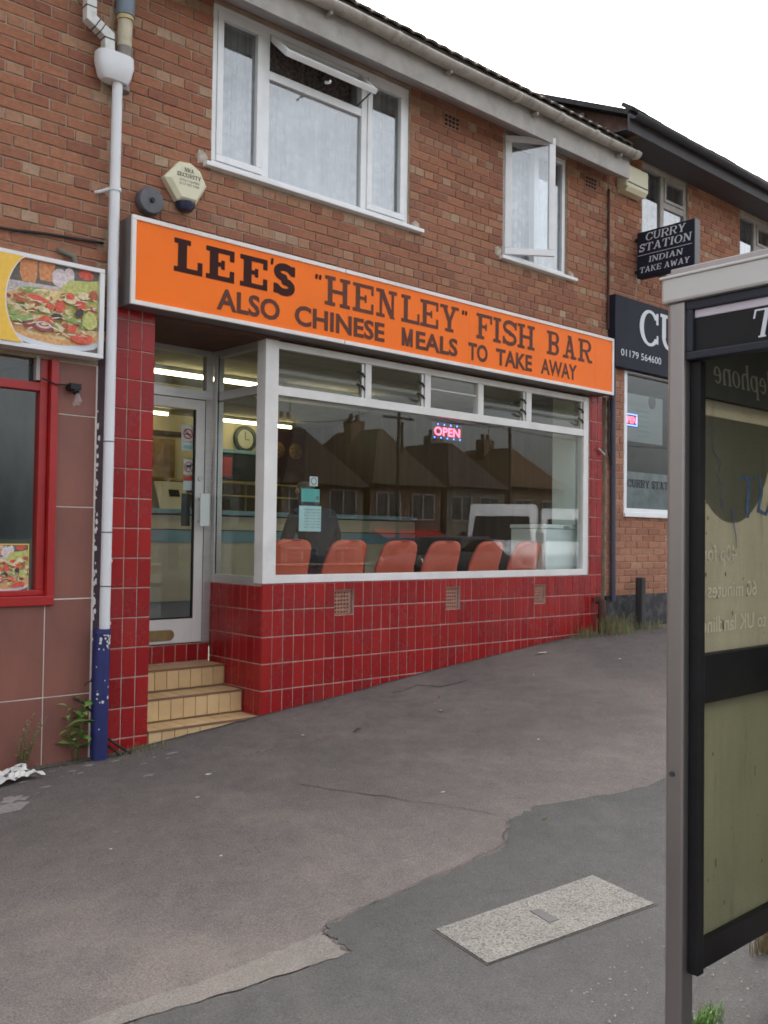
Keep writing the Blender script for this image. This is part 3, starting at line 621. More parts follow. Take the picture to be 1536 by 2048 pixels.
def crack(name, pts, wd, seed, label):
    p = rag(pts, .012, 12, seed); rnd = random.Random(seed); l = []; r_ = []
    for i, (x, y) in enumerate(p):
        a = p[max(i-1, 0)]; b = p[min(i+1, len(p)-1)]; d = Vector((b[0]-a[0], b[1]-a[1])).normalized(); w_ = wd*rnd.uniform(.3, 1.2)
        l.append((x-d.y*w_, y+d.x*w_)); r_.append((x+d.y*w_, y-d.x*w_))
    b = MB(); n = len(p)
    b.add([(x, y, ground(x, y)+(.003 if y > -2.6 else .0085)) for x, y in l]+[(x, y, ground(x, y)+(.003 if y > -2.6 else .0085)) for x, y in r_], [(i, i+1, n+i+1, n+i) for i in range(n-1)])
    o = b.build(name, M['crack'], None); tag(o, label, None, None, 'structure'); return o
M['crack'] = mat('tarmac_crack', (.06, .052, .046), .95, var=.3)
crack('tarmac_crack', [(-.75, -1.5), (-.69, -1.65), (-.42, -2.35), (-.31, -2.69)], .0035, 11, 'thin dark crack crossing the upper pavement')
crack('tarmac_crack', [(-.35, -2.715), (-.63, -2.925), (-1.45, -2.965), (-1.74, -2.995), (-1.80, -3.06), (-1.83, -3.235)], .0035, 12, 'dark ragged joint along the edge of the tarmac patch')
crack('tarmac_crack', [(1.05, -.32), (1.35, -.30), (1.42, -.48), (1.62, -.52), (1.72, -.50)], .010, 13, 'short crooked crack near the red tiled plinth')
crack('tarmac_crack', [(-1.8, -.10), (-1.2, -.09), (-.93, -.03), (0, -.012), (1.7, -.012), (4.15, -.012)], .016, 14, 'dirty gap where the pavement meets the shop fronts')
M['lime'] = mat('lime_stain', (.25, .225, .21), .9, var=.2, vs=30)
rs = random.Random(5)
def spot(x, y, r0, seed, mat_, name='lime_stain', lift=.0085, asp=1):
    rnd = random.Random(seed); n = 13; return [(x+math.cos(2*math.pi*i/n)*r0*asp*(k := rnd.uniform(.35, 1.25)), y+math.sin(2*math.pi*i/n)*r0*k) for i in range(n)]
sb = MB()
for k in range(46):
    if k < 30: x = rs.uniform(-2.3, -.9); y = -.18-abs(rs.gauss(0, .28))
    else: x = rs.uniform(-2.0, 5.0); y = rs.uniform(-4.2, -.3)
    r0 = rs.uniform(.006, .028) if k < 30 else rs.uniform(.005, .014); p = spot(x, y, r0*.8, k, None, asp=2.0)
    sb.add([(a, b, ground(a, b)+(.002 if b > -2.6 else .0065)) for a, b in p], [tuple(range(len(p)))])
for x, y, r0 in ((-2.17, -.72, .11), (-2.05, -.62, .06), (-2.12, -.3, .07), (-1.98, -.26, .04)):
    p = spot(x, y, r0, int(r0*1e4), None, asp=1.3); sb.add([(a, b, ground(a, b)+(.002 if b > -2.6 else .0065)) for a, b in p], [tuple(range(len(p)))])
tag(sb.build('pale_pavement_spots', M['lime'], None), 'pale lime and gum spots scattered over the pavement', kind='stuff')
# ================================================================== fish bar building
FB = T('fish_bar_building', 'two storey brick terrace building with red tiled shop front and orange sign', 'building', (1.5, 0, 0))
W1 = (-.50, 1.46, 4.03, 5.23); W2 = (2.68, 3.66, 4.03, 5.23)
wb = MB(); wall_holes(wb, -1.27, 4.37, 2.88, 5.40, .009, .22, [W1, W2])
wb.box(-1.27, -1.17, .25, 8, -.4, 5.4); wb.box(4.27, 4.365, .25, 8, -.2, 6.0); wb.box(-1.17, 4.27, 7.9, 8, 0, 5.4)
wall = wb.build('wall', M['mortar'], FB)
pc = Pieces(); pc.mats = [M['brick'], M['brick_mixed'], M['brick_far']]
pc.lay(-1.27, 4.365, 3.0, 5.33, [W1, W2], BS, BH, seed=4)
pc.build('brick', 'brickwork', wall)
# roof: clay tile courses at the eaves, plain sheet beyond
rf = MB(); rf.add([(-1.3, .55, 6.06), (4.36, .55, 6.06), (4.36, 4.2, 7.6), (-1.3, 4.2, 7.6)], [(0, 1, 2, 3)]); rf.add([(-1.3, 4.2, 7.6), (4.36, 4.2, 7.6), (4.36, 8.3, 5.6), (-1.3, 8.3, 5.6)], [(0, 1, 2, 3)])
rf.add([(-1.3, -.26, 5.36), (4.36, -.26, 5.36), (4.36, .58, 5.99), (-1.3, .58, 5.99)], [(0, 1, 2, 3)])
roof = rf.build('roof', M['roof_tile'], FB, thick=.02)
def tile_profile(u): return .016*abs(math.sin(math.pi*u*2))**.7+.006
tm = MB()
tm.grid(lambda u, v: (u*.30-.15, v*.42, tile_profile(u)+.012*(1-v)), 16, 1); tm.grid(lambda u, v: (u*.30-.15, v*.42, tile_profile(u)+.012*(1-v)-.016), 16, 1)
nn = 17
tm.f += [(i, i+1, 34+i+1, 34+i) for i in range(16)]; tm.m += [0]*16
tmo = tm.build('tmp', M['roof_tile'], None, smooth=True); tme = tmo.data; bpy.data.objects.remove(tmo)
rnd = random.Random(2)
for row in range(3):
    for i in range(16):
        x = -.35+i*.30+(.0 if row == 0 else .0)
        if x > 4.3: continue
        o = bpy.data.objects.new('roof_tile', tme); C.objects.link(o); o.parent = roof; y = -.34+row*.30; o.location = Vector((x, y, 5.458+(y+.34)*.72+.012*row+rnd.uniform(-.003, .003)))-OFF[FB.name]; o.rotation_euler = (math.atan(.72), rnd.uniform(-.012, .012), rnd.uniform(-.01, .01))
# eaves
box('tilting_board', -1.3, 4.36, -.315, -.285, 5.36, 5.475, M['roof_tile'], FB, 0)
MB().add([(-1.3, 0.008, 5.275), (4.36, 0.008, 5.275), (4.36, -.245, 5.165), (-1.3, -.245, 5.165)], [(0, 1, 2, 3)]).build('soffit', M['soffit'], FB, thick=.012)
box('fascia', -1.3, 4.36, -.27, -.248, 5.145, 5.40, M['old_white'], FB)
gb = MB()
def gutter_fn(u, v): a = math.pi*(1+u); x = -1.3+5.70*v; return (x, -.335+.058*math.cos(a), 5.385+.056*math.sin(a)+.006*math.sin(x*3)+(.012*(x/5)))
gb.grid(gutter_fn, 10, 30); gut = gb.build('gutter', M['gutter'], FB, smooth='all', thick=.004)
for x in (.95, 2.45, 3.05, 3.62, 4.33):
    c = MB(); c.grid(lambda u, v: (x-.03+.06*v, -.335+.064*math.cos(math.pi*(1+u)), 5.387+.012*x/5+.062*math.sin(math.pi*(1+u))), 10, 1); c.build('gutter_joint', M['gutter'], gut, smooth='all', thick=.005)
MB().prism([(-.335+.058*math.cos(math.pi*(1+u/10)), 5.395+.056*math.sin(math.pi*(1+u/10))) for u in range(11)], 4.395, 4.402, 'x').build('gutter_end', M['gutter'], gut)
for x in (.3, 1.6, 2.75, 4.1): box('gutter_bracket', x, x+.025, -.34, -.27, 5.30, 5.33, M['gutter'], gut)
for x in (1.86, 3.95):
    vb = box('vent', x, x+.21, -.004, .02, 5.03, 5.16, M['airbrick'], FB, .002)
    for i in range(4):
        for j in range(3): box('vent_slot', x+.015+i*.048, x+.048+i*.048, -.007, -.002, 5.045+j*.038, 5.068+j*.038, M['void'], vb, 0)
# ---- upstairs windows
def frame(b, x0, x1, z0, z1, y0, y1, t):
    b.box(x0, x1, y0, y1, z0, z0+t); b.box(x0, x1, y0, y1, z1-t, z1); b.box(x0, x0+t, y0, y1, z0+t, z1-t); b.box(x1-t, x1, y0, y1, z0+t, z1-t); return b
def room(x0, x1, z0, z1, parent, d=2.6, lin=None):
    b = MB(); b.box(x0-.8, x1+.8, .22, d, z0-.9, z0-.86); b.box(x0-.8, x1+.8, .22, d, z1+.08, z1+.1); b.box(x0-.8, x1+.8, d, d+.04, z0-.9, z1+.1); b.box(x0-.84, x0-.8, .22, d, z0-.9, z1+.1); b.box(x1+.8, x1+.84, .22, d, z0-.9, z1+.1)
    return b.build('room_lining', lin or M['room'], parent)
def curtain(name, x0, x1, z0, z1, y, parent, folds=9, amp=.034, m=None, seed=0):
    b = MB(); r_ = random.Random(seed); ph = r_.uniform(0, 6)
    b.grid(lambda u, v: (x0+(x1-x0)*u, y+amp*(abs(math.sin(u*folds*math.pi+ph+.3*math.sin(v*3)))**.6*2-1)*(.6+.5*math.sin(u*7+ph)), z0+(z1-z0)*v), int(folds*10), 4)
    return b.build(name, m or M['net'], parent, smooth='all', fix=False)
def hinge_box(b, x0, x1, z0, z1, t, fn):
    # sash frame of depth .045 in local (x, d, z) mapped by fn
    def bx(a0, a1, c0, c1):
        pts = [(a0, 0, c0), (a1, 0, c0), (a1, .045, c0), (a0, .045, c0), (a0, 0, c1), (a1, 0, c1), (a1, .045, c1), (a0, .045, c1)]
        b.add([fn(*p) for p in pts], [(0, 3, 2, 1), (4, 5, 6, 7), (0, 1, 5, 4), (1, 2, 6, 5), (2, 3, 7, 6), (3, 0, 4, 7)])
    bx(x0, x1, z0, z0+t); bx(x0, x1, z1-t, z1); bx(x0, x0+t, z0+t, z1-t); bx(x1-t, x1, z0+t, z1-t)
def pane_fn(x0, x1, z0, z1, fn, name, m, parent, y=.02):
    b = MB(); pts = [(x0, y, z0), (x1, y, z0), (x1, y+.004, z0), (x0, y+.004, z0), (x0, y, z1), (x1, y, z1), (x1, y+.004, z1), (x0, y+.004, z1)]
    b.add([fn(*p) for p in pts], [(0, 3, 2, 1), (4, 5, 6, 7), (0, 1, 5, 4), (1, 2, 6, 5), (2, 3, 7, 6), (3, 0, 4, 7)]); return b.build(name, m, parent)
idn = lambda x, y, z: (x, y+.035, z)
win = frame(MB(), W1[0], W1[1], W1[2], W1[3], .025, .095, .045).box(-.055, .01, .027, .094, W1[2]+.045, W1[3]-.045).box(.93, .99, .027, .094, W1[2]+.045, W1[3]-.045).box(.01, .93, .029, .092, 4.835, 4.90).build('window', M['upvc'], FB, .006)
for a, b_ in ((-.455, -.055), (.99, 1.415)):
    fr = MB(); hinge_box(fr, a+.002, b_-.002, 4.077, 5.183, .05, lambda x, y, z: (x, y+.015, z)); fr.build('casement', M['upvc'], win, .006)
    pane_fn(a+.05, b_-.05, 4.125, 5.135, idn, 'pane', M['glass_up'], win)
pane_fn(.012, .928, 4.077, 4.834, idn, 'pane', M['glass_up'], win)
th = R(47); zh = 5.185
def topfn(x, y, z): d = zh-z; return (x, .03-d*math.sin(th)+y*math.cos(th), zh-d*math.cos(th)-y*math.sin(th)*-1*.0-y*math.sin(th))
ts = MB(); hinge_box(ts, .02, .92, 4.885, zh, .045, topfn); vsash = ts.build('open_top_light', M['upvc'], win, .005)
pane_fn(.066, .874, 4.93, zh-.045, topfn, 'pane', M['glass_up'], vsash)
MB().tube([(.90, .05, 4.92), (.9, -.12, 4.97)], .006).build('stay', M['near_black'], vsash)
MB().tube([(.45, -.16, 4.90), (.45, -.10, 4.91), (.50, -.09, 4.93)], .010).build('handle', M['upvc'], vsash)
MB().box(W1[0]-.07, W1[1]+.13, -.055, .03, 3.995, 4.028).build('sill', M['upvc'], win, .006)
room(W1[0], W1[1], W1[2], W1[3], FB)
curtain('net_curtain', -.49, 1.45, 4.02, 4.86, .15, win, 15, seed=1)
curtain('net_curtain', -.49, .02, 4.84, 5.2, .15, win, 4, seed=2); curtain('net_curtain', .95, 1.45, 4.84, 5.2, .15, win, 4, seed=3)
curtain('patterned_curtain', .0, .97, 4.84, 5.22, .21, win, 8, m=mat('dark_lace', (.16, .13, .12), .9, var=.6, vs=40), seed=5)
w2 = frame(MB(), W2[0], W2[1], W2[2], W2[3], .025, .095, .05).box(3.17, 3.235, .027, .094, W2[2]+.05, W2[3]-.05).build('window', M['upvc'], FB, .006)
pane_fn(3.236, 3.61, 4.08, 5.18, idn, 'pane', M['glass_up'], w2)
t2 = R(35)
def sidefn(x, y, z): d = x-2.70; return (2.70+d*math.cos(t2)+y*math.sin(t2)*.6, -.005-d*math.sin(t2)+y*math.cos(t2), z)
ts = MB(); hinge_box(ts, 2.70, 3.19, 4.06, 5.20, .062, sidefn); cs = ts.build('open_casement', M['upvc'], w2, .006)
pane_fn(2.76, 3.13, 4.12, 5.14, sidefn, 'pane', M['glass_up'], cs)
MB().box(W2[0]-.06, W2[1]+.12, -.055, .03, 3.995, 4.028).build('sill', M['upvc'], w2, .006)
room(W2[0], W2[1], W2[2], W2[3], FB, 2.2)
curtain('net_curtain', 2.72, 3.64, 4.05, 5.2, .15, w2, 7, seed=8)
for x, z in ((-.585, 4.06), (1.53, 4.05), (2.61, 4.06), (3.73, 4.05)):
    bm = bmesh.new(); bmesh.ops.create_icosphere(bm, subdivisions=2, radius=.05)
    for v in bm.verts: v.co *= random.uniform(.75, 1.15); v.co.y *= .35; v.co.z *= 1.1
    me = bpy.data.meshes.new('m'); bm.to_mesh(me); bm.free()
    link('mortar_dab', me, FB, [mat('pale_cement', (.44, .38, .31), .95, var=.3, vs=20)], (x, 0, z))
# ---- tiled plinth, pillars, entrance
TL = [piece_mesh('red_tile_piece', .095, .195, .012, .004, .0008, M['red_tile'], 70+i) for i in range(4)]
def rect_sub(r, h):
    x0, x1, z0, z1 = r; a, b, c, d = h
    if b <= x0 or a >= x1 or d <= z0 or c >= z1: return [r]
    o = []
    if a > x0: o.append((x0, a, z0, z1))
    if b < x1: o.append((b, x1, z0, z1))
    m0, m1 = max(x0, a), min(x1, b)
    if d < z1: o.append((m0, m1, d, z1))
    if c > z0: o.append((m0, m1, z0, c))
    return o
trd = random.Random(9)
def put_tile(name, x0, x1, z0, z1, parent, meshes, facing='y', pos=0, base=(.095, .195), joint=.0078):
    w_, h_ = x1-x0, z1-z0
    if w_ < .02 or h_ < .02: return
    o = bpy.data.objects.new(name, trd.choice(meshes)); C.objects.link(o); o.parent = parent; OFF[o.name] = OFF[parent.name]
    k = trd.uniform(-.0012, .0012); w1, w2_ = trd.uniform(-.008, .008), trd.uniform(-.010, .010)
    if facing == 'y': o.location = Vector(((x0+x1)/2, pos+k, (z0+z1)/2))-OFF[parent.name]; o.rotation_euler = (w1, 0, w2_)
    elif facing == '-x': o.location = Vector((pos+k, (x0+x1)/2, (z0+z1)/2))-OFF[parent.name]; o.rotation_euler = (0, 0, -math.pi/2)
    elif facing == 'z': o.location = Vector(((x0+x1)/2, (z0+z1)/2, pos+k))-OFF[parent.name]; o.rotation_euler = (-math.pi/2, 0, 0)
    o.scale = ((w_-joint)/base[0], 1, (h_-joint)/base[1]); return o
AB = [(.70, .90, .735, .935), (1.965, 2.148, .728, .925), (3.195, 3.365, .735, .918)]
pb = MB(); wall_holes(pb, .006, 4.30, -.35, .995, .006, .13, AB)
plinth = pb.build('plinth', M['grout'], FB)
for c in range(43):
    for r_ in range(6):
        z1 = 1.0-r_*.2; z0 = z1-.2; x0 = c*.1; x1 = x0+.1
        if z1 < ground(x0, 0)+.0: continue
        rects = [(x0, x1, z0, z1)]
        for h in AB: rects = [q for r0 in rects for q in rect_sub(r0, h)]
        for q in rects: put_tile('red_tile', *q, plinth, TL)
for k, (a, b_, c, d) in enumerate(AB):
    ab = MB(); n = 6
    xs = [a+(b_-a)*i/ (2*n+1) for i in range(2*n+2)]; zs = [c+(d-c)*i/(2*n+1) for i in range(2*n+2)]
    wall_holes(ab, a, b_-.02, c+.005, d, .022, .06, [(xs[2*i+1], xs[2*i+2], zs[2*j+1], zs[2*j+2]) for i in range(n) for j in range(n) if xs[2*i+2] < b_-.02])
    o = ab.build('air_brick', M['airbrick'], plinth); box('cavity', a, b_, .062, .07, c, d, M['void'], o, 0)
rb = MB().box(.006, .13, .131, .735, -.3, .985); ret = rb.build('entrance_side_wall', M['grout'], FB)
for c in range(8):
    for r_ in range(6):
        z1 = 1.0-r_*.2; z0 = z1-.2; y0 = c*.1; y1 = min(.735, y0+.1)
        if z1 < (.02 if y0 < .23 else .19 if y0 < .48 else .355): continue
        put_tile('red_tile', y0+(.012 if c == 0 else 0), y1, z0, z1-(.015 if r_ == 0 else 0), ret, TL, '-x', 0.0)
pl = MB().box(-1.215, -.918, .006, .74, -.4, 2.88).build('pillar', M['grout'], FB)
for c in range(3):
    for r_ in range(17):
        z0 = -.4+r_*.2
        if z0+.2 < -.1: continue
        put_tile('red_tile', -1.215+c*.1, -1.115+c*.1, z0, min(2.88, z0+.2), pl, TL)
pr = MB().box(4.075, 4.298, .006, .2, .985, 2.88).build('pillar', M['grout'], FB)
for r_ in range(10):
    z0 = 1.0+r_*.2
    for a, b_ in ((4.075, 4.1), (4.1, 4.2), (4.2, 4.3)): put_tile('red_tile', a, b_, z0, min(2.88, z0+.2), pr, TL)
sp = MB().box(-.916, 0.0, .742, .86, .3, .50).build('threshold', M['grout'], FB)
for c in range(9): put_tile('red_tile', -.9+c*.1, -.8+c*.1, .36, .50, sp, TL, 'y', .736)
# steps
CT = [piece_mesh('cream_tile_piece', .095, .145, .012, .003, .0006, M['cream_tile'], 90+i) for i in range(3)]
M['tile_nose'] = mat('brown_step_nosing', (.20, .10, .06), .6, var=.2, dirt=.4, dirt_col=(.1, .06, .05))
stp = MB(); gs = mat('step_joint', (.22, .15, .09), .9, var=.2)
for i, (y, z) in enumerate(((.01, .012), (.245, .182), (.495, .345))): stp.box(-.916, 0.002, y, .75, -.35, z)
steps = stp.build('steps', gs, FB)
for i, (y, z, zb) in enumerate(((0, .02, -.16), (.235, .19, .03), (.485, .355, .20))):
    for c in range(9): put_tile('step_tile', -.91+c*.1, -.81+c*.1, zb, z-.012, steps, CT, 'y', y, (.095, .145), .004)
    for c in range(9):
        put_tile('step_tile', -.91+c*.1, -.81+c*.1, y+.012, y+.24, steps, CT, 'z', z, (.095, .145), .004)
    box('step_nosing', -.914, -.002, y-.004, y+.012, z-.014, z+.001, M['tile_nose'], steps, .003)
# entrance ceiling, shop front metalwork
box('entrance_ceiling', -.916, 0.12, .0, .80, 2.845, 2.88, M['soffit_brown'], FB, .0)
box('beam', -1.2, 4.27, .1, .3, 2.86, 2.90, M['soffit_brown'], FB, 0)
sw = MB()
sw.box(.0, .12, .0, .115, 1.0, 2.845); sw.box(3.985, 4.07, .012, .09, 1.0, 2.845)
sw.box(.12, 3.985, .010, .085, 1.0, 1.062); sw.box(.12, 3.985, .014, .083, 2.435, 2.505); sw.box(.12, 3.985, .014, .083, 2.79, 2.845)
MU = [(1.005, 1.07), (1.69, 1.762), (2.375, 2.45), (3.065, 3.145)]
for a, b_ in MU: sw.box(a, b_, .017, .08, 2.505, 2.79)
swin = sw.build('shop_window', M['alu_white'], FB, .004)
box('pane', .12, 3.985, .042, .048, 1.062, 2.435, M['glass'], swin, 0)
OPN = [(.12, 1.005), (1.07, 1.69), (1.762, 2.375), (2.45, 3.065), (3.145, 3.985)]
for k, (a, b_) in enumerate(OPN):
    if k == 2: box('pane', a, b_, .045, .05, 2.505, 2.79, M['glass'], swin, 0); box('glazing_bar', a, b_, .040, .055, 2.672, 2.680, M['alu_white'], swin, 0); continue
    for j in range(3):
        z = 2.51+j*.092
        MB().add([(a+.012, .03, z), (b_-.03, .03, z), (b_-.03, .062, z+.10), (a+.012, .062, z+.10), (a+.012, .035, z), (b_-.03, .035, z), (b_-.03, .067, z+.10), (a+.012, .067, z+.10)], [(0, 3, 2, 1), (4, 5, 6, 7), (0, 1, 5, 4), (1, 2, 6, 5), (2, 3, 7, 6), (3, 0, 4, 7)]).build('louvre', M['glass_obscure'], swin)
    box('louvre_channel', b_-.03, b_-.002, .03, .075, 2.507, 2.788, M['alu'], swin, .002)
    for j in range(2):
        z = 2.575+j*.105
        MB().tube([(b_-.10, .008, z+.035), (b_-.05, .0, z+.02), (b_-.012, .016, z)], .010, 6).build('louvre_clip', M['black'], swin)
sr = MB(); sr.box(.004, .06, .116, .69, .985, 1.05); sr.box(.004, .06, .116, .69, 2.44, 2.51); sr.box(.004, .06, .116, .69, 2.79, 2.845); sr.box(.0, .07, .69, .735, .985, 2.845)
srr = sr.build('side_window', M['alu'], FB, .003)
box('pane', .028, .033, .116, .69, 1.05, 2.44, M['glass_door'], srr, 0); box('pane', .028, .033, .116, .69, 2.51, 2.79, M['glass_door'], srr, 0)
box('seal', .001, .004, .655, .668, 1.05, 2.79, M['dark_seal'], srr, 0)
dfm = MB(); dfm.box(-.916, 0.0, .737, .80, 2.445, 2.52); dfm.box(-.916, 0.0, .737, .80, 2.80, 2.845); dfm.box(-.062, 0.0, .7365, .80, .505, 2.445); dfm.box(-.062, 0, .7365, .80, 2.52, 2.80); dfm.box(-.916, -.86, .737, .80, .505, 2.445)
dfr = dfm.build('door_frame', M['alu'], FB, .003); box('pane', -.9, -.062, .766, .771, 2.52, 2.80, M['glass_door'], dfr, 0)
dl = MB(); dl.box(-.148, -.066, .745, .792, .51, 2.44); dl.box(-.855, -.79, .745, .792, .51, 2.44); dl.box(-.79, -.148, .746, .791, .51, .70); dl.box(-.79, -.148, .746, .791, 2.36, 2.44)
door = dl.build('door', M['alu_white'], FB, .004); box('pane', -.79, -.148, .766, .772, .70, 2.36, M['glass_door'], door, 0)
sl = MB(); sl.box(-.162, -.149, .744, .765, .70, 2.36); sl.box(-.79, -.162, .744, .765, .70, .712); sl.build('seal', M['dark_seal'], door)
lb = MB(); pts = [(-.62, .535), (-.355, .535)]+[(-.355+.042*math.cos(R(a)), .577+.042*math.sin(R(a))) for a in range(-75, 90, 15)]+[(-.62, .619)]
lb.prism(pts, .736, .746).build('letterbox', M['brass'], door, .004)
hb = MB(); hb.box(-.15, -.064, .655, .668, 1.43, 1.69); hb.box(-.12, -.09, .668, .745, 1.46, 1.48); hb.box(-.12, -.09, .668, .745, 1.64, 1.66); hb.build('pull_handle', M['white_pan'], door, .003)
box('push_plate', -.235, -.155, .80, .806, 1.43, 1.69, M['near_black'], door, .002)
MB().lathe([(.0, -.012), (.018, -.012), (.02, 0)], (-.105, .745, 1.81), 12, 'y').build('lock', M['steel'], door)
# ---- shop interior shell
box('interior_floor', -1.17, 4.27, .80, 5.1, .46, .50, M['floor_in'], FB, 0); box('interior_floor_front', .13, 4.27, .13, .80, .46, .50, M['floor_in'], FB, 0)
box('interior_ceiling', -1.17, 4.27, .131, 5.1, 2.925, 2.96, M['ceil_in'], FB, 0)
box('interior_back_wall', -1.17, 3.5, 5.1, 5.16, .46, 2.96, M['wall_in'], FB, 0); M['wall_in_unlit'] = mat('unlit_wall_dark_brown', (.075, .045, .03), .5, var=.3, vs=3, stretch=(4, 4, .3)); box('interior_back_wall', 3.5, 4.27, 5.1, 5.16, .46, 2.96, M['wall_in_unlit'], FB, 0)  # right part coloured dark brown to stand for the dim end beyond the tubes
box('interior_side_wall', 4.21, 4.268, .13, 5.1, .50, 2.925, M['wall_in_unlit'], FB, 0); box('interior_side_wall', -1.168, -1.11, .80, 5.1, .50, 2.925, M['wall_in'], FB, 0)  # right wall takes the same dimness in its colour, left stays cream
box('ceiling_batten', -1.1, 4.2, 1.15, 1.19, 2.90, 2.925, M['ceil_in'], FB, 0); box('ceiling_batten', -1.1, 4.2, 2.9, 2.94, 2.90, 2.925, M['ceil_in'], FB, 0)

# ================================================================== signs on the fish bar
M['sign_seam'] = mat('orange_sign_seam', (.62, .10, .012), .5)
FS = T('shop_sign', 'long orange fish bar sign with brown lettering over the red shop front', 'sign', (1.5, -.08, 2.87))
box('sign_box', -1.19, 4.25, -.150, .004, 2.872, 3.458, M['sign_side'], FS, .004)
box('sign_panel', -1.165, 4.225, -.163, -.1505, 2.90, 3.43, M['orange'], FS, 0)
for n_, q in (('trim', (-1.19, 4.25, 2.87, 2.90)), ('trim', (-1.19, 4.25, 3.43, 3.46)), ('trim', (-1.19, -1.16, 2.90, 3.43)), ('trim', (4.22, 4.25, 2.90, 3.43))):
    box(n_, q[0], q[1], -.172, -.1502, q[2], q[3], M['sign_edge'], FS, .003)
for x in (.655, 2.05, 3.93): box('panel_seam', x, x+.002, -.1634, -.1631, 2.90, 3.43, M['sign_seam'], FS, 0)
for x in (.62,): box('trim_joint', x, x+.006, -.1735, -.171, 3.432, 3.458, M['sign_side'], FS, 0); box('trim_joint', x, x+.006, -.1735, -.171, 2.872, 2.898, M['sign_side'], FS, 0)
SP = [('L', -.878, -.657, 1), ('E', -.629, -.398, 1), ('E', -.349, -.113, 1), ("'", -.093, -.049, 1), ('S', -.064, .143, 1), ('"', .323, .395, 2), ('H', .423, .675, 0), ('E', .704, .921, 0), ('N', .949, 1.182, 0), ('L', 1.227, 1.437, 0), ('E', 1.446, 1.66, 0), ('Y', 1.677, 1.919, 0), ('"', 1.951, 2.028, 2),
      ('F', 2.143, 2.352, 0), ('I', 2.366, 2.476, 0), ('S', 2.497, 2.699, 0), ('H', 2.709, 2.957, 0), ('B', 3.143, 3.349, 0), ('A', 3.389, 3.615, 0), ('R', 3.64, 3.874, 0)]
for ch, a, b_, k in SP:
    h = .228; A = (b_-a)/h; W_, S_, O_ = (.30, .15, .13) if k == 1 else (.195, .125, .13)
    if ch in "'\"": zb = 3.152+(.03 if k == 1 else 0)
    else: zb = 3.150
    glyph_obj('letter', ch, A, W_, S_, O_, lambda x, z, d: (a+x*h, -.1655, zb+z*h), M['sign_dark'] if k else M['sign_mid'], FS)
glyph_obj('letter', 'm', .84, .21, .1, .1, lambda x, z, d: (1.236+x*.150, -.1655, 2.952+z*.150), M['sign_mid'], FS)
for txt, a, b_ in (('ALSO', -.538, .003), ('CHINESE', .14, 1.044), ('EALS', 1.400, 1.904), ('TO', 2.04, 2.296), ('TAKE', 2.409, 2.921), ('AWAY', 3.056, 3.618)):
    sans_text('small_lettering', txt, (a, -.1655, 2.952), (1, 0, 0), (0, 0, 1), .150, M['sign_mid'], FS, width=b_-a, bold=.022 if 'W' in txt else .029, each=True)
# stray wires along the top of the sign
sw_ = MB(); rr = random.Random(4)
for k in range(9):
    x = -.95+k*.2+rr.uniform(-.05, .05); sw_.tube([(x+i*.05, -.02-rr.uniform(0, .02), 3.462+abs(rr.gauss(0, .012))) for i in range(6)], .003, 5)
tag(sw_.build('loose_wires', M['black'], None), 'tangle of loose black wires along the top of the orange sign', 'wires')

AL = T('alarm_box', 'cream six sided alarm box with dark blue strobe above the orange sign', 'alarm', (-.73, 0, 3.65))
def inset(pts, k, c): return [(c[0]+(x-c[0])*k, c[1]+(z-c[1])*k) for x, z in pts]
hexp = [(-.79, 3.955), (-.70, 3.965), (-.625, 3.925), (-.57, 3.83), (-.655, 3.68), (-.80, 3.68), (-.905, 3.82)]
c0 = (-.735, 3.815); b = MB(); o1 = hexp; o2 = inset(hexp, .80, c0); n = len(hexp)
b.add([(x, -.002, z) for x, z in o1]+[(x, -.055, z) for x, z in o1]+[(x+.01, -.078, z) for x, z in o2], [tuple(range(n-1, -1, -1)), tuple(range(2*n, 3*n))]+[(i, (i+1) % n, n+(i+1) % n, n+i) for i in range(n)]+[(n+i, n+(i+1) % n, 2*n+(i+1) % n, 2*n+i) for i in range(n)])
b.build('casing', M['alarm_cream'], AL, .004)
b = MB(); b.lathe([(.07, 0.0), (.068, -.025), (.05, -.055), (.0, -.06)], (-.728, -.035, 3.682), 16, 'z'); st_ = b.build('strobe', M['alarm_blue'], AL, smooth=True)
for t_, z, h, wd in (('NRA', 3.885, .028, .075), ('SECURITY', 3.846, .028, .19)): serif_text('lettering', t_, (-.725-wd/2, -.0795, z), (1, 0, 0), (0, 0, 1), h, M['ink_black'], AL, W=.2, width=wd)
for t_, z in (('07767 969983', 3.815), ('0117 957 7988', 3.789)): sans_text('lettering', t_, (-.722, -.0795, z), (1, 0, 0), (0, 0, 1), .017, M['ink_grey'], AL, width=.155, align='CENTER')
bl = T('alarm_bell', 'round dark grey bell disc beside the cream alarm box', 'bell', (-1.0, 0, 3.62))
MB().lathe([(.0, -.07), (.085, -.07), (.093, -.06), (.095, -.02), (.09, -.002)], (-1.0, 0, 3.625), 28, 'y').build('bell_dome', M['grey_disc'], bl, smooth=True)
MB().lathe([(.0, -.085), (.016, -.085), (.018, -.0695)], (-1.0, 0, 3.625), 10, 'y').build('bolt', M['black'], bl)
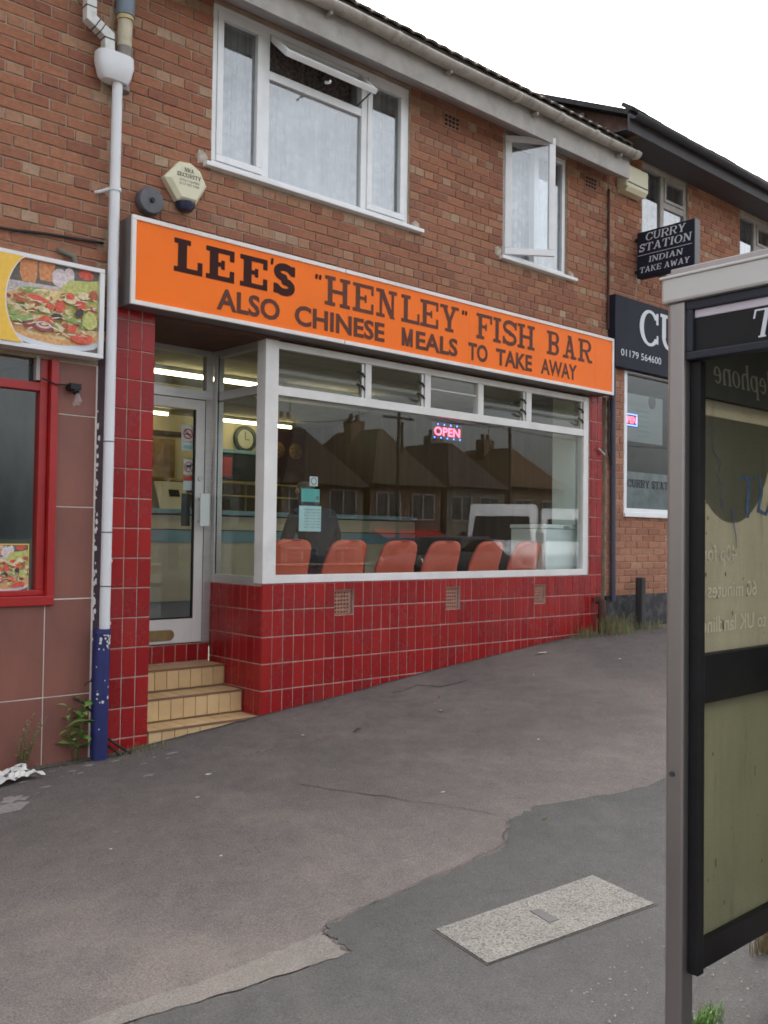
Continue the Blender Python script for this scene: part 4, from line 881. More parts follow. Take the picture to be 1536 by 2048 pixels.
# ================================================================== pizza shop building (left)
PB = T('pizza_shop_building', 'brick terrace building at left with brown stone tiles and red window frame', 'building', (-2.5, 0, -.1))
pwb = MB(); wall_holes(pwb, -7.0, -1.272, 2.46, 5.42, .009, .22, []); pwb.box(-7, -6.9, .25, 8, -.6, 5.4); pwb.box(-6.9, -1.28, 7.9, 8, -.3, 5.4); pwb.box(-1.36, -1.278, .25, 7.9, -.4, 5.4)
pw = pwb.build('wall', M['mortar'], PB)
pc = Pieces(); pc.mats = [M['brick'], M['brick_mixed'], M['brick_far']]
pc.lay(-3.6, -1.275, 2.6, 5.35, [], BS, BH, seed=14); pc.build('brick', 'brickwork', pw)
rf = MB(); rf.add([(-7.1, -.3, 5.4), (-1.302, -.3, 5.4), (-1.302, 4.2, 7.6), (-7.1, 4.2, 7.6)], [(0, 1, 2, 3)]); rf.add([(-7.1, 4.2, 7.6), (-1.302, 4.2, 7.6), (-1.302, 8.3, 5.6), (-7.1, 8.3, 5.6)], [(0, 1, 2, 3)]); rf.build('roof', M['roof_tile'], PB, thick=.03)
box('fascia', -7, -1.303, -.27, -.248, 5.145, 5.39, M['old_white'], PB); MB().add([(-7, 0.008, 5.275), (-1.303, 0.008, 5.275), (-1.303, -.245, 5.165), (-7, -.245, 5.165)], [(0, 1, 2, 3)]).build('soffit', M['soffit'], PB, thick=.012)
# tiled front: white joints behind, brown stone tiles proud of them
cl = MB(); wall_holes(cl, -7.0, -1.325, -.6, 2.46, .005, .12, [(-4.2, -1.598, .93, 2.46)]); clad = cl.build('tiled_front', M['white_joint'], PB)
BT = [piece_mesh('stone_tile_piece', .30, .60, .012, .002, .0004, M['brown_tile'], 120+i) for i in range(3)]
for x0, x1, z0, z1 in [(-1.597, -1.335, 2.122, 2.46), (-1.597, -1.335, 1.53, 2.122), (-1.597, -1.335, .94, 1.53), (-1.645, -1.335, .325, .94), (-1.645, -1.335, -.4, .325)]+[(-1.645-.31*(k+1), -1.645-.31*k, a, b_) for k in range(9) for a, b_ in ((.325, .93), (-.4, .325))]:
    put_tile('stone_tile', x0, x1, z0, z1, clad, BT, 'y', 0, (.30, .60), .0075)
fr = MB(); fr.box(-1.645, -1.597, -.022, .11, .955, 2.46); fr.box(-4.2, -1.60, -.026, .11, .905, .965); fr.box(-4.2, -1.645, .02, .10, .966, 1.0); fr.box(-1.70, -1.648, .02, .10, 1.0, 2.46); fr.box(-4.2, -1.70, .022, .098, 2.255, 2.31); fr.box(-3.0, -2.93, .022, .098, 1.0, 2.255)
pwin = fr.build('window', M['red_paint'], PB, .005)
box('pane', -4.2, -1.70, .055, .061, 1.0, 2.255, M['glass'], pwin, 0); box('pane', -4.2, -1.70, .06, .066, 2.31, 2.46, M['glass'], pwin, 0)
box('bracket', -1.735, -1.71, .0, .05, 2.32, 2.48, M['old_white'], pwin, .002)
bx = MB(); bx.box(-4.3, -1.4, 3.0, 3.04, -.1, 2.6); bx.box(-4.3, -1.4, .13, 3.0, .2, .24); bx.box(-4.3, -1.4, .13, 3.0, 2.58, 2.6); bx.box(-4.34, -4.3, .13, 3, .2, 2.6); bx.box(-1.42, -1.4, .13, 3, .2, 2.6); bx.build('interior_lining', mat('pizza_shop_interior', (.33, .34, .36), .8, var=.1), PB)
box('counter', -4.0, -1.9, 1.6, 2.0, .24, 1.25, M['steel'], PB)
# big pizza sign
PS = T('pizza_sign', 'yellow sign with a photo of a pizza over the left shop window', 'sign', (-2.7, -.06, 2.48))
box('sign_box', -4.4, -1.352, -.10, .004, 2.488, 3.068, M['white_trim'], PS, .003)
SX0, SX1, SZ0, SZ1 = -4.37, -1.385, 2.515, 3.042
def print_art(name, x0, x1, z0, z1, y, parent, seed, yellow_left, dx=0):
    # printed picture: flat inks laid one over the other
    inks = ['bg', 'pot', 'cloth', 'garlic', 'plate', 'crust', 'cheese', 'red', 'green', 'onion', 'cream', 'olive', 'yellow', 'line', 'sauce', 'lime']
    cols = dict(bg=(.14, .12, .10), pot=(.62, .25, .10), cloth=(.52, .46, .45), garlic=(.66, .56, .56), plate=(.64, .67, .74), crust=(.70, .38, .16), cheese=(.74, .58, .28), red=(.66, .10, .06), green=(.26, .38, .11), onion=(.32, .075, .14), cream=(.72, .60, .38), olive=(.06, .045, .04), yellow=(.86, .52, .07), line=(.8, .72, .6), sauce=(.42, .11, .055), lime=(.50, .50, .16))
    mats = []
    for k in inks:
        nm = 'print_'+k; mats.append(bpy.data.materials.get(nm) or mat(nm, cols[k], .5, var=.28 if k not in ('yellow', 'line', 'plate') else .05, vs=45))
    b = MB(); lay = [0]; rnd = random.Random(seed); W_, H_ = x1-x0, z1-z0
    def P(pts, ink):
        lay[0] += 1; yy = y-.00012*lay[0]
        b.add([(x0+W_*min(1, max(0, s)), yy, z1-H_*min(1, max(0, t))) for s, t in pts], [tuple(range(len(pts)))], inks.index(ink))
    def E(cx, cy, rx, ry, ink, n=18, j=0, rot=0):
        pts = []
        for i in range(n):
            a = 2*math.pi*i/n; k = 1+rnd.uniform(-j, j); ex, ey = rx*k*math.cos(a), ry*k*math.sin(a); pts.append((cx+ex*math.cos(rot)-ey*math.sin(rot), cy+ex*math.sin(rot)+ey*math.cos(rot)))
        P(pts, ink)
    P([(0, 0), (1, 0), (1, .34), (0, .34)], 'bg')
    P([(0, .285), (1, .25), (1, .45), (0, .45)], 'cloth'); P([(0, .42), (1, .42), (1, 1), (0, 1)], 'bg')
    P([(.215, -.02), (.385, -.02), (.38, .2), (.36, .27), (.24, .27), (.215, .18)], 'pot'); P([(.40, -.02), (.555, -.02), (.54, .22), (.41, .22), (.395, .1)], 'pot')
    E(.61, .16, .085, .115, 'garlic', j=.05); E(.70, .1, .05, .09, 'garlic', j=.05); E(.87, .06, .08, .055, 'red')
    E(.58, .66, .66, .355, 'plate', 40); E(.57, .63, .60, .325, 'crust', 40, .015); E(.56, .60, .54, .285, 'cheese', 40, .02)
    P([(.62, .26), (.7, .16), (.9, .13), (1, .10), (1, .72), (.78, .62), (.60, .50)], 'lime')
    for k in range(26): E(rnd.uniform(.08, .95), .80+.10*rnd.random()-.05, rnd.uniform(.03, .07), rnd.uniform(.02, .04), rnd.choice(['sauce', 'crust', 'crust', 'cream']), 9, .35)
    for k in range(int(150)):
        a = rnd.uniform(0, 6.28); q = math.sqrt(rnd.random()); cx, cy = .55+q*.50*math.cos(a), .58+q*.25*math.sin(a)
        ink = rnd.choice(['red', 'cream', 'sauce', 'green', 'cheese', 'cream', 'onion', 'lime', 'crust', 'sauce', 'cream']); E(cx, cy, rnd.uniform(.012, .045), rnd.uniform(.010, .032), ink, 9, .4, rnd.uniform(0, 3))
    for cx, cy, rx, ry, ink in ((.60, .50, .05, .075, 'red'), (.50, .52, .04, .035, 'red'), (.72, .40, .09, .05, 'cream'), (.70, .36, .05, .04, 'red'), (.80, .45, .055, .05, 'red'), (.57, .63, .055, .04, 'olive'), (.79, .545, .04, .055, 'olive'), (.70, .64, .07, .025, 'green'), (.80, .86, .085, .055, 'red'), (.72, .75, .05, .05, 'red'), (.88, .85, .05, .06, 'red'), (.22, .72, .11, .035, 'green'), (.16, .66, .05, .03, 'green'), (.47, .70, .08, .05, 'red'), (.30, .36, .10, .03, 'green'), (.38, .46, .09, .04, 'red'), (.22, .50, .07, .03, 'sauce'), (.90, .62, .08, .10, 'lime'), (.45, .58, .06, .03, 'cream'), (.84, .33, .07, .05, 'cream'), (.93, .30, .05, .06, 'sauce')): E(cx, cy, rx, ry, ink, 12, .2, rnd.uniform(-.4, .4))
    E(.44, .765, .10, .06, 'onion', 20); E(.44, .755, .075, .04, 'cream', 20); E(.44, .75, .05, .025, 'onion', 16); E(.44, .745, .03, .015, 'cream', 12)
    for k in range(60):
        cx, cy = rnd.uniform(.12, .95), rnd.uniform(.35, .85); a = rnd.uniform(-.6, .6); E(cx, cy, rnd.uniform(.02, .05), .006, rnd.choice(['cream', 'line']), 8, .1, a)
    if yellow_left:
        arc = [(.75+.685*math.cos(a), .5+.78*math.sin(a)) for a in [math.pi*.5+math.pi*i/30 for i in range(31)]]
        arc = [(s, t) for s, t in arc if -.05 < t < 1.05]
        o = sorted(arc, key=lambda q: q[1]); P([(0, 0)]+[(s+.012, t) for s, t in o]+[(0, 1)], 'line'); P([(0, 0)]+o+[(0, 1)], 'yellow')
    else:
        P([(0, 0), (.10, 0), (.10, .35), (.04, .5), (0, .5)], 'yellow')
    return b.build(name, mats, parent, fix=False)
box('sign_panel', SX0, -2.03, -.1035, -.1005, SZ0, SZ1, M['yellow'], PS, 0)
print_art('pizza_photo', -2.03, SX1, SZ0, SZ1, -.1035, PS, 3, True)
for q in ((-4.4, -1.352, 2.488, 2.516), (-4.4, -1.352, 3.04, 3.068), (-4.4, -4.372, 2.516, 3.04), (-1.384, -1.352, 2.516, 3.04)): box('trim', q[0], q[1], -.128, -.1002, q[2], q[3], M['white_trim'], PS, .003)
PP = T('pizza_poster', 'pizza poster in the lower corner of the red framed window', 'poster', (-1.85, .05, 1.0))
box('board', -2.10, -1.735, .048, .053, .99, 1.29, M['yellow'], PP, 0)
print_art('pizza_photo', -2.09, -1.742, .997, 1.283, .0478, PP, 8, False)
sans_text('lettering', 'PIZZA', (-1.935, .02, 1.258), (1, 0, 0), (0, 0, 1), .02, M['garlic'] if 'garlic' in M else M['paper'], PP, bold=.01)
BL = T('bulb_lamp', 'bare clear bulb in a black holder beside the red window frame', 'lamp', (-1.5, -.03, 2.3))
b = MB(); b.box(-1.545, -1.475, -.085, .0, 2.275, 2.315); b.tube([(-1.51, -.05, 2.29), (-1.505, -.075, 2.255)], .022, 10); b.build('holder', M['black'], BL, .003)
MB().lathe([(.014, .0), (.018, -.02), (.033, -.05), (.036, -.068), (.026, -.092), (.0, -.1)], (-1.50, -.078, 2.262), 14, 'z').build('bulb', M['lamp_glass'], BL, smooth='all')
MB().tube([(-1.71, -.03, 2.33), (-1.62, -.035, 2.30), (-1.54, -.04, 2.305)], .005, 6).build('cable', M['black'], BL)

# ================================================================== pipes
DP = T('downpipe', 'white round downpipe with hopper and chipped blue base between the two shops', 'drainpipe', (-1.285, -.06, -.1))
MB().tube([(-1.275, -.085, 4.34), (-1.285, -.085, .74)], .034, 18).build('pipe', M['white_pvc'], DP, smooth=True)
for z in (3.62, 1.96, 1.37, 1.02): MB().lathe([(.035, -.012 if z == 3.62 else -.003), (.041 if z == 3.62 else .0365, -.012 if z == 3.62 else -.003), (.041 if z == 3.62 else .0365, .012 if z == 3.62 else .003), (.035, .012 if z == 3.62 else .003)], (-1.2855+.0035*(z-1)/1, -.085, z), 16).build('collar' if z == 3.62 else 'joint', M['white_pvc'] if z == 3.62 else M['near_black'], DP, smooth=True)
MB().tube([(-1.31, -.075, 3.62), (-1.36, -.03, 3.60), (-1.375, .0, 3.60)], .011, 8).build('clip', M['white_pvc'], DP)
hp = MB(); n = 24
def hop(z, rx, ry, yy): return [(-1.30+rx*(abs(math.cos(a))**.7)*(1 if math.cos(a) > 0 else -1), yy+ry*(abs(math.sin(a))**.6)*(1 if math.sin(a) > 0 else -1), z) for a in [2*math.pi*i/n for i in range(n)]]
rings = [hop(4.50, .125, .075, -.085), hop(4.44, .128, .078, -.085), hop(4.35, .105, .065, -.085), hop(4.325, .085, .05, -.085)]
hp.add([v for r_ in rings for v in r_], [(k*n+i, k*n+(i+1) % n, (k+1)*n+(i+1) % n, (k+1)*n+i) for k in range(3) for i in range(n)]+[tuple(range(n-1, -1, -1)), tuple(range(3*n, 4*n))])
hp.build('hopper', M['white_pvc'], DP, smooth=True)
MB().tube([(-1.345, -.085, 4.49), (-1.35, -.085, 4.615), (-1.475, -.085, 4.685), (-1.48, -.085, 5.2)], .034, 4, square=True).build('swan_neck', M['white_old_pvc'], DP, .004)
for p0, p1 in (((-1.349, -.085, 4.585), (-1.349, -.085, 4.593)), ((-1.395, -.085, 4.64), (-1.401, -.085, 4.6435)), ((-1.43, -.085, 4.66), (-1.436, -.085, 4.6635)), ((-1.477, -.085, 4.75), (-1.477, -.085, 4.757)), ((-1.478, -.085, 4.82), (-1.478, -.085, 4.827))): MB().tube([p0, p1], .0362, 4, square=True).build('joint', M['near_black'], DP)
bp_ = MB().tube([(-1.30, -.085, .745), (-1.305, -.085, -.13)], .053, 18); bp_.lathe([(.056, 0), (.058, -.03), (.054, -.035)], (-1.30, -.085, .745), 18); bp_.build('blue_base', M['blue_paint'], DP, smooth=True)
rc = random.Random(3); fb = MB()
for k in range(34):
    a = rc.uniform(-2.6, -.6); z = .73-abs(rc.gauss(0, .06)) if k < 24 else rc.uniform(0, .6); rr_ = .0546; s_ = rc.uniform(.003, .011)
    pts = [(a+s_/rr_*math.cos(t), z+s_*1.3*math.sin(t)*rc.uniform(.5, 1.2)) for t in [2*math.pi*i/7 for i in range(7)]]
    fb.add([(-1.302+rr_*math.cos(q), -.085+rr_*math.sin(q), zz) for q, zz in pts], [tuple(range(7))])
fb.build('paint_flakes', M['flake'], DP)['kind'] = 'stuff'
SO = T('soil_pipe', 'grey and cream vent pipe standing behind the white hopper', 'pipe', (-1.21, -.05, 4.3))
MB().tube([(-1.225, -.05, 4.30), (-1.215, -.05, 4.60)], .048, 16).build('lower_pipe', mat('grey_pipe_paint', (.24, .22, .2), .7, var=.15, vs=10), SO, smooth=True)
MB().tube([(-1.215, -.05, 4.602), (-1.212, -.05, 4.78)], .048, 16).build('upper_pipe', mat('cream_pipe_paint', (.52, .46, .33), .6, var=.15, vs=12, dirt=.4), SO, smooth=True)
MB().tube([(-1.212, -.05, 4.782), (-1.212, -.05, 4.81)], .056, 16).build('collar', mat('yellowed_collar', (.5, .4, .2), .6), SO, smooth=True)
MB().tube([(-1.212, -.05, 4.812), (-1.212, -.05, 5.3)], .062, 16).build('socket', mat('blue_grey_socket', (.16, .2, .24), .5, var=.2), SO, smooth=True)
# flaking paint on the edge strip behind the pipe
ES = T('edge_strip', 'dark strip with flaking white paint behind the white downpipe', 'strip', (-1.27, 0, 0))
box('board', -1.324, -1.217, .004, .10, -.3, 2.86, mat('dark_purple_strip', (.06, .035, .045), .8, var=.3, vs=20), ES, 0)
fl = MB()
for k in range(95):
    z = rc.uniform(.5, 2.35); right = rc.random() < .7; x = (-1.222 if right else -1.32)+rc.gauss(0, .006); s_ = rc.uniform(.003, .010); n_ = 7
    fl.add([(x+s_*rc.uniform(.6, 1.3)*math.cos(6.283*i/n_), (-.0035 if right else .001)-rc.random()*.003, z+s_*2.4*rc.uniform(.6, 1.2)*math.sin(6.283*i/n_)) for i in range(n_)], [tuple(range(n_))])
fl.build('paint_flakes', M['flake'], ES)['kind'] = 'stuff'
cb = T('wall_cable', 'black cable sagging across the brickwork above the pizza sign', 'cable', (-1.8, -.02, 3.2))
MB().tube([(-2.6+i*.1, -.018, 3.215-.01*math.sin(i*.6)+(.012*(i-7) if i > 7 else 0)) for i in range(13)]+[(-1.32, -.02, 3.27)], .010, 8).build('cable', M['black'], cb, smooth='all')
MB().tube([(-1.62, -.01, 3.17), (-1.52, -.03, 3.14), (-1.50, -.025, 3.05)], .016, 8).build('bracket', mat('greenish_metal', (.16, .16, .12), .7, var=.3), cb, smooth='all')
tube2 = MB().tube([(-1.335, -.02, .42), (-1.36, -.06, .41), (-1.42, -.10, .395)], .004, 6)
tube2.tube([(-1.33, -.03, .20), (-1.40, -.06, .27), (-1.47, -.05, .31)], .006, 6); tube2.tube([(-1.245, -.08, .03), (-1.18, -.10, -.02), (-1.08, -.12, -.1)], .008, 6); tube2.tube([(-1.25, -.07, -.01), (-1.2, -.09, -.05), (-1.14, -.13, -.12)], .007, 6)
tag(tube2.build('cable_ends', M['black'], None, smooth='all'), 'short black cable ends poking out around the blue pipe base', 'cable')

# ================================================================== curry shop building (right)
CB = T('curry_shop_building', 'brick terrace building at right with dark roof and black plinth', 'building', (7.5, 0, .4))
Y1 = (5.02, 5.99, 4.42, 5.60); Y2 = (7.24, 8.21, 4.42, 5.58); YS = (4.69, 7.2, 1.66, 3.25)
cwb = MB(); wall_holes(cwb, 4.372, 11.0, -.2, 5.75, .009, .22, [Y1, Y2, YS]); cwb.box(10.9, 11, .25, 8, -.2, 5.7); cwb.box(4.38, 10.9, 7.9, 8, 0, 5.7); cwb.box(4.37, 4.46, .25, 7.9, 0, 5.7)
cw = cwb.build('wall', M['mortar'], CB)
pc = Pieces(); pc.mats = [M['brick'], M['brick_mixed'], M['brick_far']]
pc.lay(4.372, 9.5, .76, 3.25, [YS], BFS, BFS, seed=24, every=0); pc.lay(4.372, 9.6, 3.25, 5.62, [Y1, Y2], BS, BH, seed=25)
pc.build('brick', 'brickwork', cw)
box('plinth', 4.36, 11, -.02, .008, .1, .775, M['black_plinth'], CB, .006)
rf = MB(); rf.add([(4.12, -.42, 5.76), (11.1, -.42, 5.76), (11.1, 4.1, 7.97), (4.12, 4.1, 7.97)], [(0, 1, 2, 3)]); rf.add([(4.12, 4.1, 7.97), (11.1, 4.1, 7.97), (11.1, 8.4, 5.9), (4.12, 8.4, 5.9)], [(0, 1, 2, 3)])
cr_ = rf.build('roof', M['roof_dark'], CB, thick=.05)
tq = [piece_mesh('verge_tile', .26, .06, .10, .006, .003, M['roof_dark'], 200+i) for i in range(3)]
for i in range(24):
    o = bpy.data.objects.new('roof_tile', tq[i % 3]); C.objects.link(o); o.parent = cr_; o.location = Vector((4.26+i*.265, -.455, 5.755+rnd.uniform(-.006, .006)))-OFF[CB.name]; o.rotation_euler = (R(35), rnd.uniform(-.02, .02), 0); o.scale = (1, 1.6, .7)
MB().add([(4.12, .0, 5.60), (11, .0, 5.60), (11, -.40, 5.56), (4.12, -.40, 5.56)], [(0, 1, 2, 3)]).build('soffit', M['dark_fascia'], CB, thick=.012)
box('fascia', 4.12, 11, -.425, -.402, 5.54, 5.72, M['dark_fascia'], CB, .003)
cg = MB(); cg.grid(lambda u, v: (4.12+6.9*v, -.48+.052*math.cos(math.pi*(1+u)), 5.70+.05*math.sin(math.pi*(1+u))), 8, 2); cg.build('gutter', M['near_black'], CB, smooth='all', thick=.004)
gw = MB(); gw.prism([(-.40, 5.55), (.2, 5.55), (4.1, 7.3), (4.1, 7.90), (-.40, 5.71)], 4.30, 4.365, 'x'); gab = gw.build('gable_wall', M['terracotta'], CB)
for i in range(4):
    y = -.16+i*.12; z = 5.61+(y+.1)*.74
    MB().prism([(y, z), (y+.11, z+.08), (y+.02, z+.10)], 4.290, 4.2985, 'x').build('lead_flashing', M['lead'], gab)
for a, b_, c, d in (Y1, Y2):
    wn = frame(MB(), a, b_, c, d, .03, .09, .05).box(a+.42, a+.49, .032, .088, c+.05, d-.05).box(a+.49, b_-.05, .034, .086, d-.40, d-.33).build('window', M['old_white'], CB, .005)
    pane_fn(a+.05, a+.42, c+.05, d-.05, idn, 'pane', M['glass_up'], wn); pane_fn(a+.49, b_-.05, c+.05, d-.40, idn, 'pane', M['glass_up'], wn); pane_fn(a+.49, b_-.05, d-.33, d-.05, idn, 'pane', M['glass_up'], wn)
    fr = MB(); hinge_box(fr, a+.492, b_-.052, d-.328, d-.052, .035, lambda x, y, z: (x, y+.02, z)); fr.build('top_light', M['old_white'], wn, .004)
    curtain('net_curtain', a+.02, b_-.02, c, d, .19, wn, 7, seed=int(a*10)); room(a, b_, c, d-.05, CB, 2.2)
    MB().box(a-.06, b_+.06, -.05, .03, c-.035, c-.003).build('sill', M['old_white'], wn, .005)
csw = frame(MB(), YS[0], YS[1], YS[2], YS[3], -.005, .08, .055).build('shop_window', M['upvc'], CB, .005); box('pane', YS[0]+.055, YS[1]-.055, .03, .036, YS[2]+.055, YS[3]-.055, M['glass'], csw, 0)
box('sill', YS[0]-.01, YS[1]+.02, -.03, .0, YS[2]-.04, YS[2]-.002, M['upvc'], csw, .004)
box('frosted_band', YS[0]+.055, YS[1]-.055, .038, .041, YS[2]+.055, 2.12, thin('frosted_film', (.42, .47, .50), .7, .4, 10), csw, 0)
serif_text('lettering', 'CURRY STATION', (4.80, .028, 1.95), (1, 0, 0), (0, 0, 1), .085, M['ink_black'], csw, W=.2, width=1.05)
bx = MB(); bx.box(4.47, 7.4, 2.6, 2.64, .3, 3.4); bx.box(4.47, 7.4, .2, 2.6, .5, .54); bx.box(4.47, 7.4, .2, 2.6, 3.36, 3.4); bx.box(7.36, 7.4, .2, 2.6, .5, 3.4); bx.build('interior_lining', mat('curry_interior', (.10, .105, .125), .8, var=.1), CB)
MN = T('menu_board', 'white menu sheet with green lines inside the curry shop window', 'menu', (5.1, .06, 2.45))
box('sheet', 4.76, 5.55, .06, .064, 2.46, 2.99, mat('menu_film', (.2, .215, .23), .6, var=.05), MN, 0)
for i in range(6): box('printed_line', 5.0+.02*(i % 3), 5.28-.03*(i % 2), .0585, .0598, 2.80-i*.055, 2.815-i*.055, mat('green_ink', (.10, .22, .14), .7), MN, 0)
serif_text('lettering', 'CURRY STATION', (4.86, .0585, 2.86), (1, 0, 0), (0, 0, 1), .04, M['ink_grey'], MN, width=.36)
b = MB(); b.lathe([(.0, 0), (.075, 0), (.075, .003)], (5.33, .056, 2.93), 24, 'y'); b.build('emblem', M['ink_black'], MN)
CO = T('open_sign', 'blurred red and blue open sign in the curry shop window', 'sign', (4.85, .06, 2.65))
box('board', 4.72, 5.02, .050, .056, 2.625, 2.765, M['near_black'], CO, .002); sans_text('lettering', 'OPEN', (4.735, .0485, 2.66), (1, 0, 0), (0, 0, 1), .072, M['led_red'], CO, width=.27, bold=.02)
b = MB(); frame(b, 4.724, 5.016, 2.63, 2.76, .0465, .0495, .009); b.build('blue_border', M['led_blue'], CO)
CS = T('curry_sign', 'dark navy shop sign with large white letters and phone number', 'sign', (6.5, -.05, 3.2))
box('sign_board', 4.385, 9.0, -.09, .004, 3.21, 3.975, M['navy_sign'], CS, .006)
for i, (x0, x1, ch) in enumerate(((4.84, 5.21, 'C'), (5.25, 5.65, 'U'), (5.71, 6.09, 'R'), (6.15, 6.53, 'R'), (6.57, 6.95, 'Y'))): glyph_obj('letter', ch, (x1-x0)/.40, .2, .09, .09, lambda x, z, d, x0=x0: (x0+x*.40, -.0925, 3.51+z*.40), M['white_letter'], CS)
sans_text('phone_number', '01179 564600', (4.49, -.0925, 3.335), (1, 0, 0), (0, 0, 1), .078, M['white_letter'], CS, width=.78, bold=.004, each=True)
HS = T('hanging_sign', 'black projecting sign reading curry station indian take away', 'sign', (4.9, -.38, 4.25))
box('board', 4.85, 4.95, -.735, -.045, 4.235, 4.735, M['navy_sign'], HS, .006)
box('end_cap', 4.852, 4.948, -.742, -.7355, 4.237, 4.733, mat('grey_end', (.12, .12, .13), .5), HS, 0)
for z in (4.3, 4.66): box('bracket', 4.88, 4.92, -.046, .008, z, z+.03, M['black'], HS, .002)
for t_, ya, yb, z, h in (('CURRY', -.15, -.63, 4.625, .085), ('STATION', -.07, -.70, 4.515, .085), ('INDIAN', -.19, -.60, 4.385, .062), ('TAKE AWAY', -.08, -.68, 4.283, .062)): serif_text('lettering', t_, (4.848, ya, z), (0, -1, 0), (0, 0, 1), h, M['white_letter'], HS, W=.19, S=.08, width=ya-yb, italic=.12, each=True)
box('rule', 4.8475, 4.8495, -.71, -.06, 4.475, 4.480, M['white_letter'], HS, 0)
MB().tube([(4.9, -.02, 4.24), (4.88, -.02, 4.1), (4.86, -.01, 3.98)], .004, 6).build('cable', M['old_white'], HS)
AB2 = T('wall_box', 'yellowed cream box fixed high on the curry shop wall', 'box', (4.72, 0, 5.14))
MB().box(4.52, 4.94, -.13, .003, 5.16, 5.40).build('casing', M['alarm_cream'], AB2, .02); MB().prism([(-.132, 5.16), (-.10, 5.12), (.0, 5.12), (.0, 5.16)], 4.54, 4.92, 'x').build('louvre', M['alarm_cream'], AB2, .006)
box('slot', 4.54, 4.92, -.1325, -.131, 5.20, 5.215, M['near_black'], AB2, 0)
BPp = T('black_pipe', 'thin black pipe running down the joint between red tiles and brick', 'drainpipe', (4.42, -.03, .5))
MB().tube([(4.35, -.022, 5.10), (4.352, -.022, 3.6)], .014, 8).build('cable', M['rust'], BPp); MB().tube([(4.352, -.03, 2.86), (4.352, -.035, 2.3), (4.42, -.035, 2.15)], .010, 8).build('branch', M['black'], BPp)
MB().tube([(4.43, -.035, 3.2), (4.445, -.04, .72)], .030, 12).build('pipe', mat('dark_blue_grey_pipe', (.05, .05, .075), .5, var=.2), BPp, smooth=True)
MB().tube([(4.40, -.03, 3.96), (4.415, -.03, 3.7), (4.44, -.03, 3.5), (4.415, -.03, 3.3)], .008, 6).build('pale_cable', M['old_white'], BPp)
MB().tube([(4.20, -.02, 2.32), (4.29, -.03, 2.26)], .012, 8).build('spout', M['old_white'], BPp)
TP = T('timber_post', 'short weathered dark timber post against the black plinth', 'post', (4.83, -.12, .4))
MB().prism([(4.79, -.17), (4.87, -.17), (4.88, -.09), (4.80, -.08)], .35, .965, 'z').build('post', M['wood_dark'], TP, .012)
RP = T('rusty_pipe', 'rusty cut off pipe stub bent out of the red plinth corner', 'pipe', (4.17, -.1, .4))
MB().tube([(4.15, -.03, .74), (4.17, -.07, .745), (4.18, -.09, .72), (4.18, -.09, .60), (4.18, -.09, .34)], .042, 12).build('pipe', M['rust'], RP, smooth=True)
MB().lathe([(.043, 0), (.05, 0), (.05, .04), (.043, .04)], (4.18, -.09, .56), 12).build('collar', M['rust'], RP, smooth=True)
# ================================================================== telephone kiosk
KX0, KX1, KY0, KY1 = -1.62, -.72, -5.27, -4.365; KZ = ground(-1.2, -4.8)
KI = T('telephone_kiosk', 'steel telephone kiosk with black frame and grimy olive glass panels at right edge', 'kiosk', (-1.17, -4.82, KZ))
M['kiosk_steel'] = mat('dull_kiosk_steel', (.30, .268, .258), .38, metal=.8, var=.06, vs=5, stretch=(1, 1, .3), dirt=.25, dirt_col=(.2, .17, .16))
M['kiosk_roof'] = mat('pale_kiosk_roof_trim', (.50, .47, .455), .4, metal=.35, var=.05, stretch=(.3, .3, 1))
M['kiosk_frame'] = mat('black_kiosk_frame', (.014, .013, .014), .5, var=.2, vs=8, spec=.2)
M['kiosk_header'] = mat('slate_kiosk_header', (.028, .028, .040), .5, var=.15, spec=.25)
M['strip'] = mat('lavender_light_strip', (.52, .46, .52), .4, var=.05)
